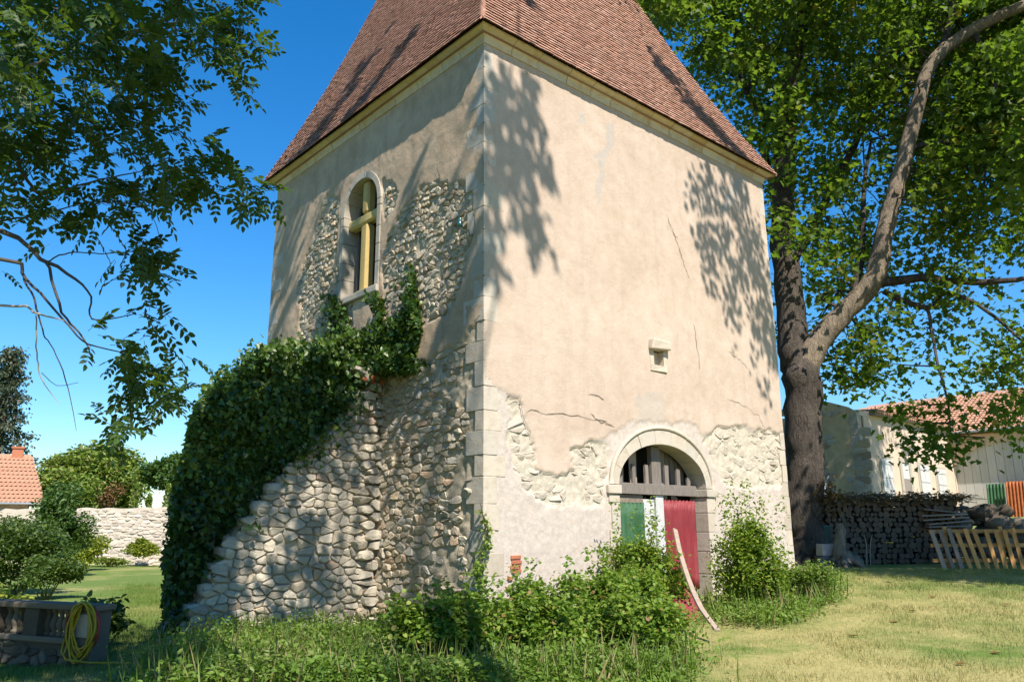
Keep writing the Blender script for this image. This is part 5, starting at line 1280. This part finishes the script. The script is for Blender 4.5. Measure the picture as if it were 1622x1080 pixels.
# garden wall
wa = gpx(-80, 893, 46); wb = gpx(460, 893, 46.6)
gw = thing('garden_wall', 'long pale rubble garden wall at the end of the lawn', 'wall', wa, math.atan2(wb[1] - wa[1], wb[0] - wa[0]))
Lw = math.hypot(wb[0] - wa[0], wb[1] - wa[1]); wh = at_depth(200, 804, 46)[2] - wa[2]
n_ = 90; v = []
for k in range(n_ + 1):
    x = Lw * k / n_; h = wh + .10 * (float(vn(x * 1.7, 3)) - .5)
    for y in (0, .5):
        for z in (-.3, h): v.append((x, y, z))
f = []
for k in range(n_):
    b_ = 4 * k; c_ = 4 * k + 4; f += [(b_, c_, c_ + 1, b_ + 1), (b_ + 1, c_ + 1, c_ + 3, b_ + 3), (b_ + 2, b_ + 3, c_ + 3, c_ + 2)]
fixn(MB().add(v, f).build('wall_core', 'far_wall_stone', gw))
cand = rubble(6, Lw * .72, -.1, wh, lambda a, z: z < wh - .10, .36, .15, 91, .35, .12, .1)
lay(cand, lambda cx, cz: Matrix.Translation((cx, 0, cz)), gw, 'far_wall_stone', 300, (.01, .05), .04, 12)
# small tiled house at the left edge
hd = 47.
hc = gpx(70, 800, hd)
sh = thing('small_house', 'small house with orange tiled roof and brick chimney', 'house', hc, math.atan2(-hc[0], hc[1]))
ez = at_depth(70, 796, hd)[2] - hc[2]; rz_ = at_depth(42, 722, hd + 3)[2] - hc[2]; xr_ = 0.; xr2 = -.9
MB().box((-9, .35, -1), (-.75, 6, ez)).build('wall', 'house_plaster_old', sh)
upv = np.array([0, 3.0, rz_ - ez]); ul = np.linalg.norm(upv); upv /= ul
mbp = MB(); rows_ = int(ul / .32)
for j in range(rows_):
    t_ = j / rows_; x1 = xr_ + (xr2 - xr_) * t_; cols = int((x1 + 9) / .21); v = []
    for e, o_ in ((0, .06), (.36, .0)):
        for i in range(cols * 4 + 1): v.append(np.array([x1 - i * .21 / 4, 0, ez]) + upv * (j * .32 + e) + np.array([0, -.5, .5]) * (o_ + .05 * math.sin(i / 4 * 2 * math.pi)))
    m_ = cols * 4 + 1; mbp.add(v, [(i, i + 1, m_ + i + 1, m_ + i) for i in range(m_ - 1)], rng.random())
o = mbp.build('roof_tiles', 'far_tile', sh); o['kind'] = 'stuff'
MB().add([(-9, .02, ez), (xr_ - .05, .02, ez), (xr2 - .05, 3.0, rz_), (-9, 3, rz_), (-9, 6, ez), (xr_ - .05, 6, ez)], [(0, 1, 2, 3), (3, 2, 5, 4), (1, 5, 2), (0, 4, 5, 1)]).build('roof', 'far_tile', sh)
def loc_h(p): d = p - hc; ca, sa = math.cos(-sh.rotation_euler[2]), math.sin(-sh.rotation_euler[2]); return np.array([d[0] * ca - d[1] * sa, d[0] * sa + d[1] * ca, d[2]])
cl = loc_h(at_depth(17, 733, hd + 1.6)); cr = loc_h(at_depth(38, 708, hd + 1.6)); yc = cl[1]
bevel(MB().box((cl[0], yc, cl[2] - .9), (cr[0], yc + .6, cr[2] - .06)).build('chimney', 'brick_red', sh), .01, 1)
MB().box((cl[0] - .05, yc - .05, cr[2] - .058), (cr[0] + .05, yc + .65, cr[2] + .05)).build('chimney_cap', 'brick_red', sh)
MB().box((cl[0] - .1, yc - .14, cl[2] - .15), (cr[0] + .1, yc - .005, cl[2] + .08)).build('flashing', 'white_paint', sh)
MB().tube([(-9, -.1, ez - .05), (xr_, -.1, ez - .05)], .06, 6).build('gutter', 'metal_grey', sh)
# far trees
def far_tree(name, label, px, py_top, py_bot, pw, dep, mat, n, size, shape='oval', base_py=None, lumps=30, flat=1., trunk_r=.2, up=.6):
    c = at_depth(px, (py_top + py_bot) / 2, dep); rz = (at_depth(px, py_top, dep)[2] - at_depth(px, py_bot, dep)[2]) / 2; rx = pw / 2 / F * dep * .98
    b_ = np.array([c[0], c[1], float(gz(c[0], c[1]))]); t = thing(name, label, 'tree', b_)
    P, cs, lr = lumpy((0, 0, c[2] - b_[2]), (rx * 1.02, rx * .9, rz * 1.02), n, lumps, .6, rng, (.2, .42)); leaves('crown', P, size * rng.uniform(.6, 1.3, len(P)), shape, mat, t, .1, up)
    mb = MB(); limb(mb, [(0, 0, -.2, trunk_r * 1.3), (.05, 0, (c[2] - b_[2]) * .4, trunk_r), (0, 0, c[2] - b_[2], trunk_r * .6)], 8)
    for q in cs[::2]: mb.tube([(0, 0, (c[2] - b_[2]) * .55), q * .5 + np.array([0, 0, (c[2] - b_[2]) * .4]), q], [trunk_r * .5, trunk_r * .3, .02], 5)
    mb.build('trunk', 'bark_dark', t); return t
far_tree('broadleaf_tree', 'wide yellow-green tree beyond the garden wall', 152, 692, 830, 155, 62, 'far_leaf', 26000, .30, lumps=60)
far_tree('broadleaf_tree', 'brown-leaved tree before the wide yellow-green tree', 172, 752, 815, 62, 57, 'brown_leaf', 900, .22, lumps=14)
far_tree('broadleaf_tree', 'light green bushy tree right of the small house', 100, 738, 830, 110, 52, 'far_leaf', 12000, .24, lumps=34)
far_tree('umbrella_pine', 'flat-topped dark green tree beyond the garden wall by the ivy', 285, 716, 790, 125, 58, 'far_leaf_dark', 12000, .26, lumps=34)
for px_, pt, lab in ((217, 745, 'tall slim cypress above the garden wall'), (237, 784, 'smallest slim cypress above the garden wall'), (267, 768, 'slim cypress above the garden wall next to the ivy')):
    dep = 49.; tp_ = at_depth(px_, pt, dep); b_ = np.array([tp_[0], tp_[1], float(gz(tp_[0], tp_[1]))]); t = thing('cypress_tree', lab, 'tree', b_, 0, 'cypresses above the garden wall')
    hh = tp_[2] - b_[2]; n_ = 900; u_ = rng.random(n_); rr = .26 * (1 - u_) ** .6 * np.minimum(1, u_ * 6 + .2) + .02; an = rng.random(n_) * 6.28
    P = np.stack([rr * np.cos(an), rr * np.sin(an), hh * (.1 + .9 * u_)], 1); leaves('crown', P, rng.uniform(.1, .22, n_), 'kite', 'far_leaf', t, -.9, .1); MB().tube([(0, 0, -.1), (0, 0, hh * .8)], [.07, .02], 6).build('trunk', 'bark_dark', t)
far_tree('broadleaf_tree', 'pale yellow-green tree peeping over the ivy beside the tower', 375, 575, 720, 120, 36, 'far_leaf', 9000, .22, lumps=30)
# cedar
dep = 58.; tp_ = at_depth(8, 540, dep); b_ = np.array([at_depth(-2, 700, dep)[0], tp_[1], float(gz(-30, tp_[1]))]); hh = tp_[2] - b_[2]
ced = thing('cedar_tree', 'tall dark cedar with drooping layered boughs behind the small house', 'tree', b_); mb = MB(); mb.tube([(0, 0, -.2), (0, 0, hh * .5), (.3, 0, hh * .97)], [.35, .22, .03], 8); P = []
for k in range(46):
    u_ = .35 + .63 * k / 46; z = hh * u_; ln = 3.3 * (1 - u_) ** .85 * rng.uniform(.7, 1.1) + .25; an = k * 2.4; tip = np.array([ln * math.cos(an), ln * math.sin(an), z - .18 * ln]); mb.tube([(0, 0, z), tip * [.5, .5, 1] + [0, 0, .12 * ln], tip], [.06, .04, .015], 5)
    m_ = 150; tt = rng.random(m_) ** .7; P.append(np.array([0, 0, z]) * (1 - tt[:, None]) + tip * tt[:, None] + rng.normal(0, 1, (m_, 3)) * [.28, .28, .16] - np.array([0, 0, .15]))
mb.build('trunk', 'bark_dark', ced); P = np.vstack(P); leaves('crown', P, rng.uniform(.16, .34, len(P)), 'kite', 'cedar_leaf', ced, .7, .4)

for o in bpy.data.objects:
    if o.name.split('.')[0] in ('twigs', 'leaf_stalks', 'dry_leaves'): o['kind'] = 'stuff'

# unseen trees added left of and behind the view to block sky light
for x_, y_, h_, lab in ((-20, 3, 15, 'large unseen tree added left of the balustrade to block sky'), (-15, -8, 16, 'large unseen tree added at the back of the lawn to block sky'), (-3, -16, 15, 'large unseen tree added far behind the lime tree to block sky')):
    t = thing('sky_blocker_tree', lab, 'tree', (x_, y_, float(tz(x_, y_))))
    P, cs, lr = lumpy((0, 0, h_ * .58), (5.2, 5.2, h_ * .45), 9000, 40, .7, rng, (.22, .42)); leaves('crown', P, rng.uniform(.3, .6, len(P)), 'oval', 'hedge_leaf', t, .1, .6)
    mb = MB(); limb(mb, [(0, 0, -.3, .5), (.1, 0, h_ * .25, .38), (0, .1, h_ * .6, .2), (0, 0, h_ * .9, .04)], 10)
    for q in cs[::3]: mb.tube([(0, 0, h_ * .3), q * .5 + np.array([0, 0, h_ * .22]), q], [.15, .09, .02], 5)
    mb.build('trunk', 'bark_dark', t, True)
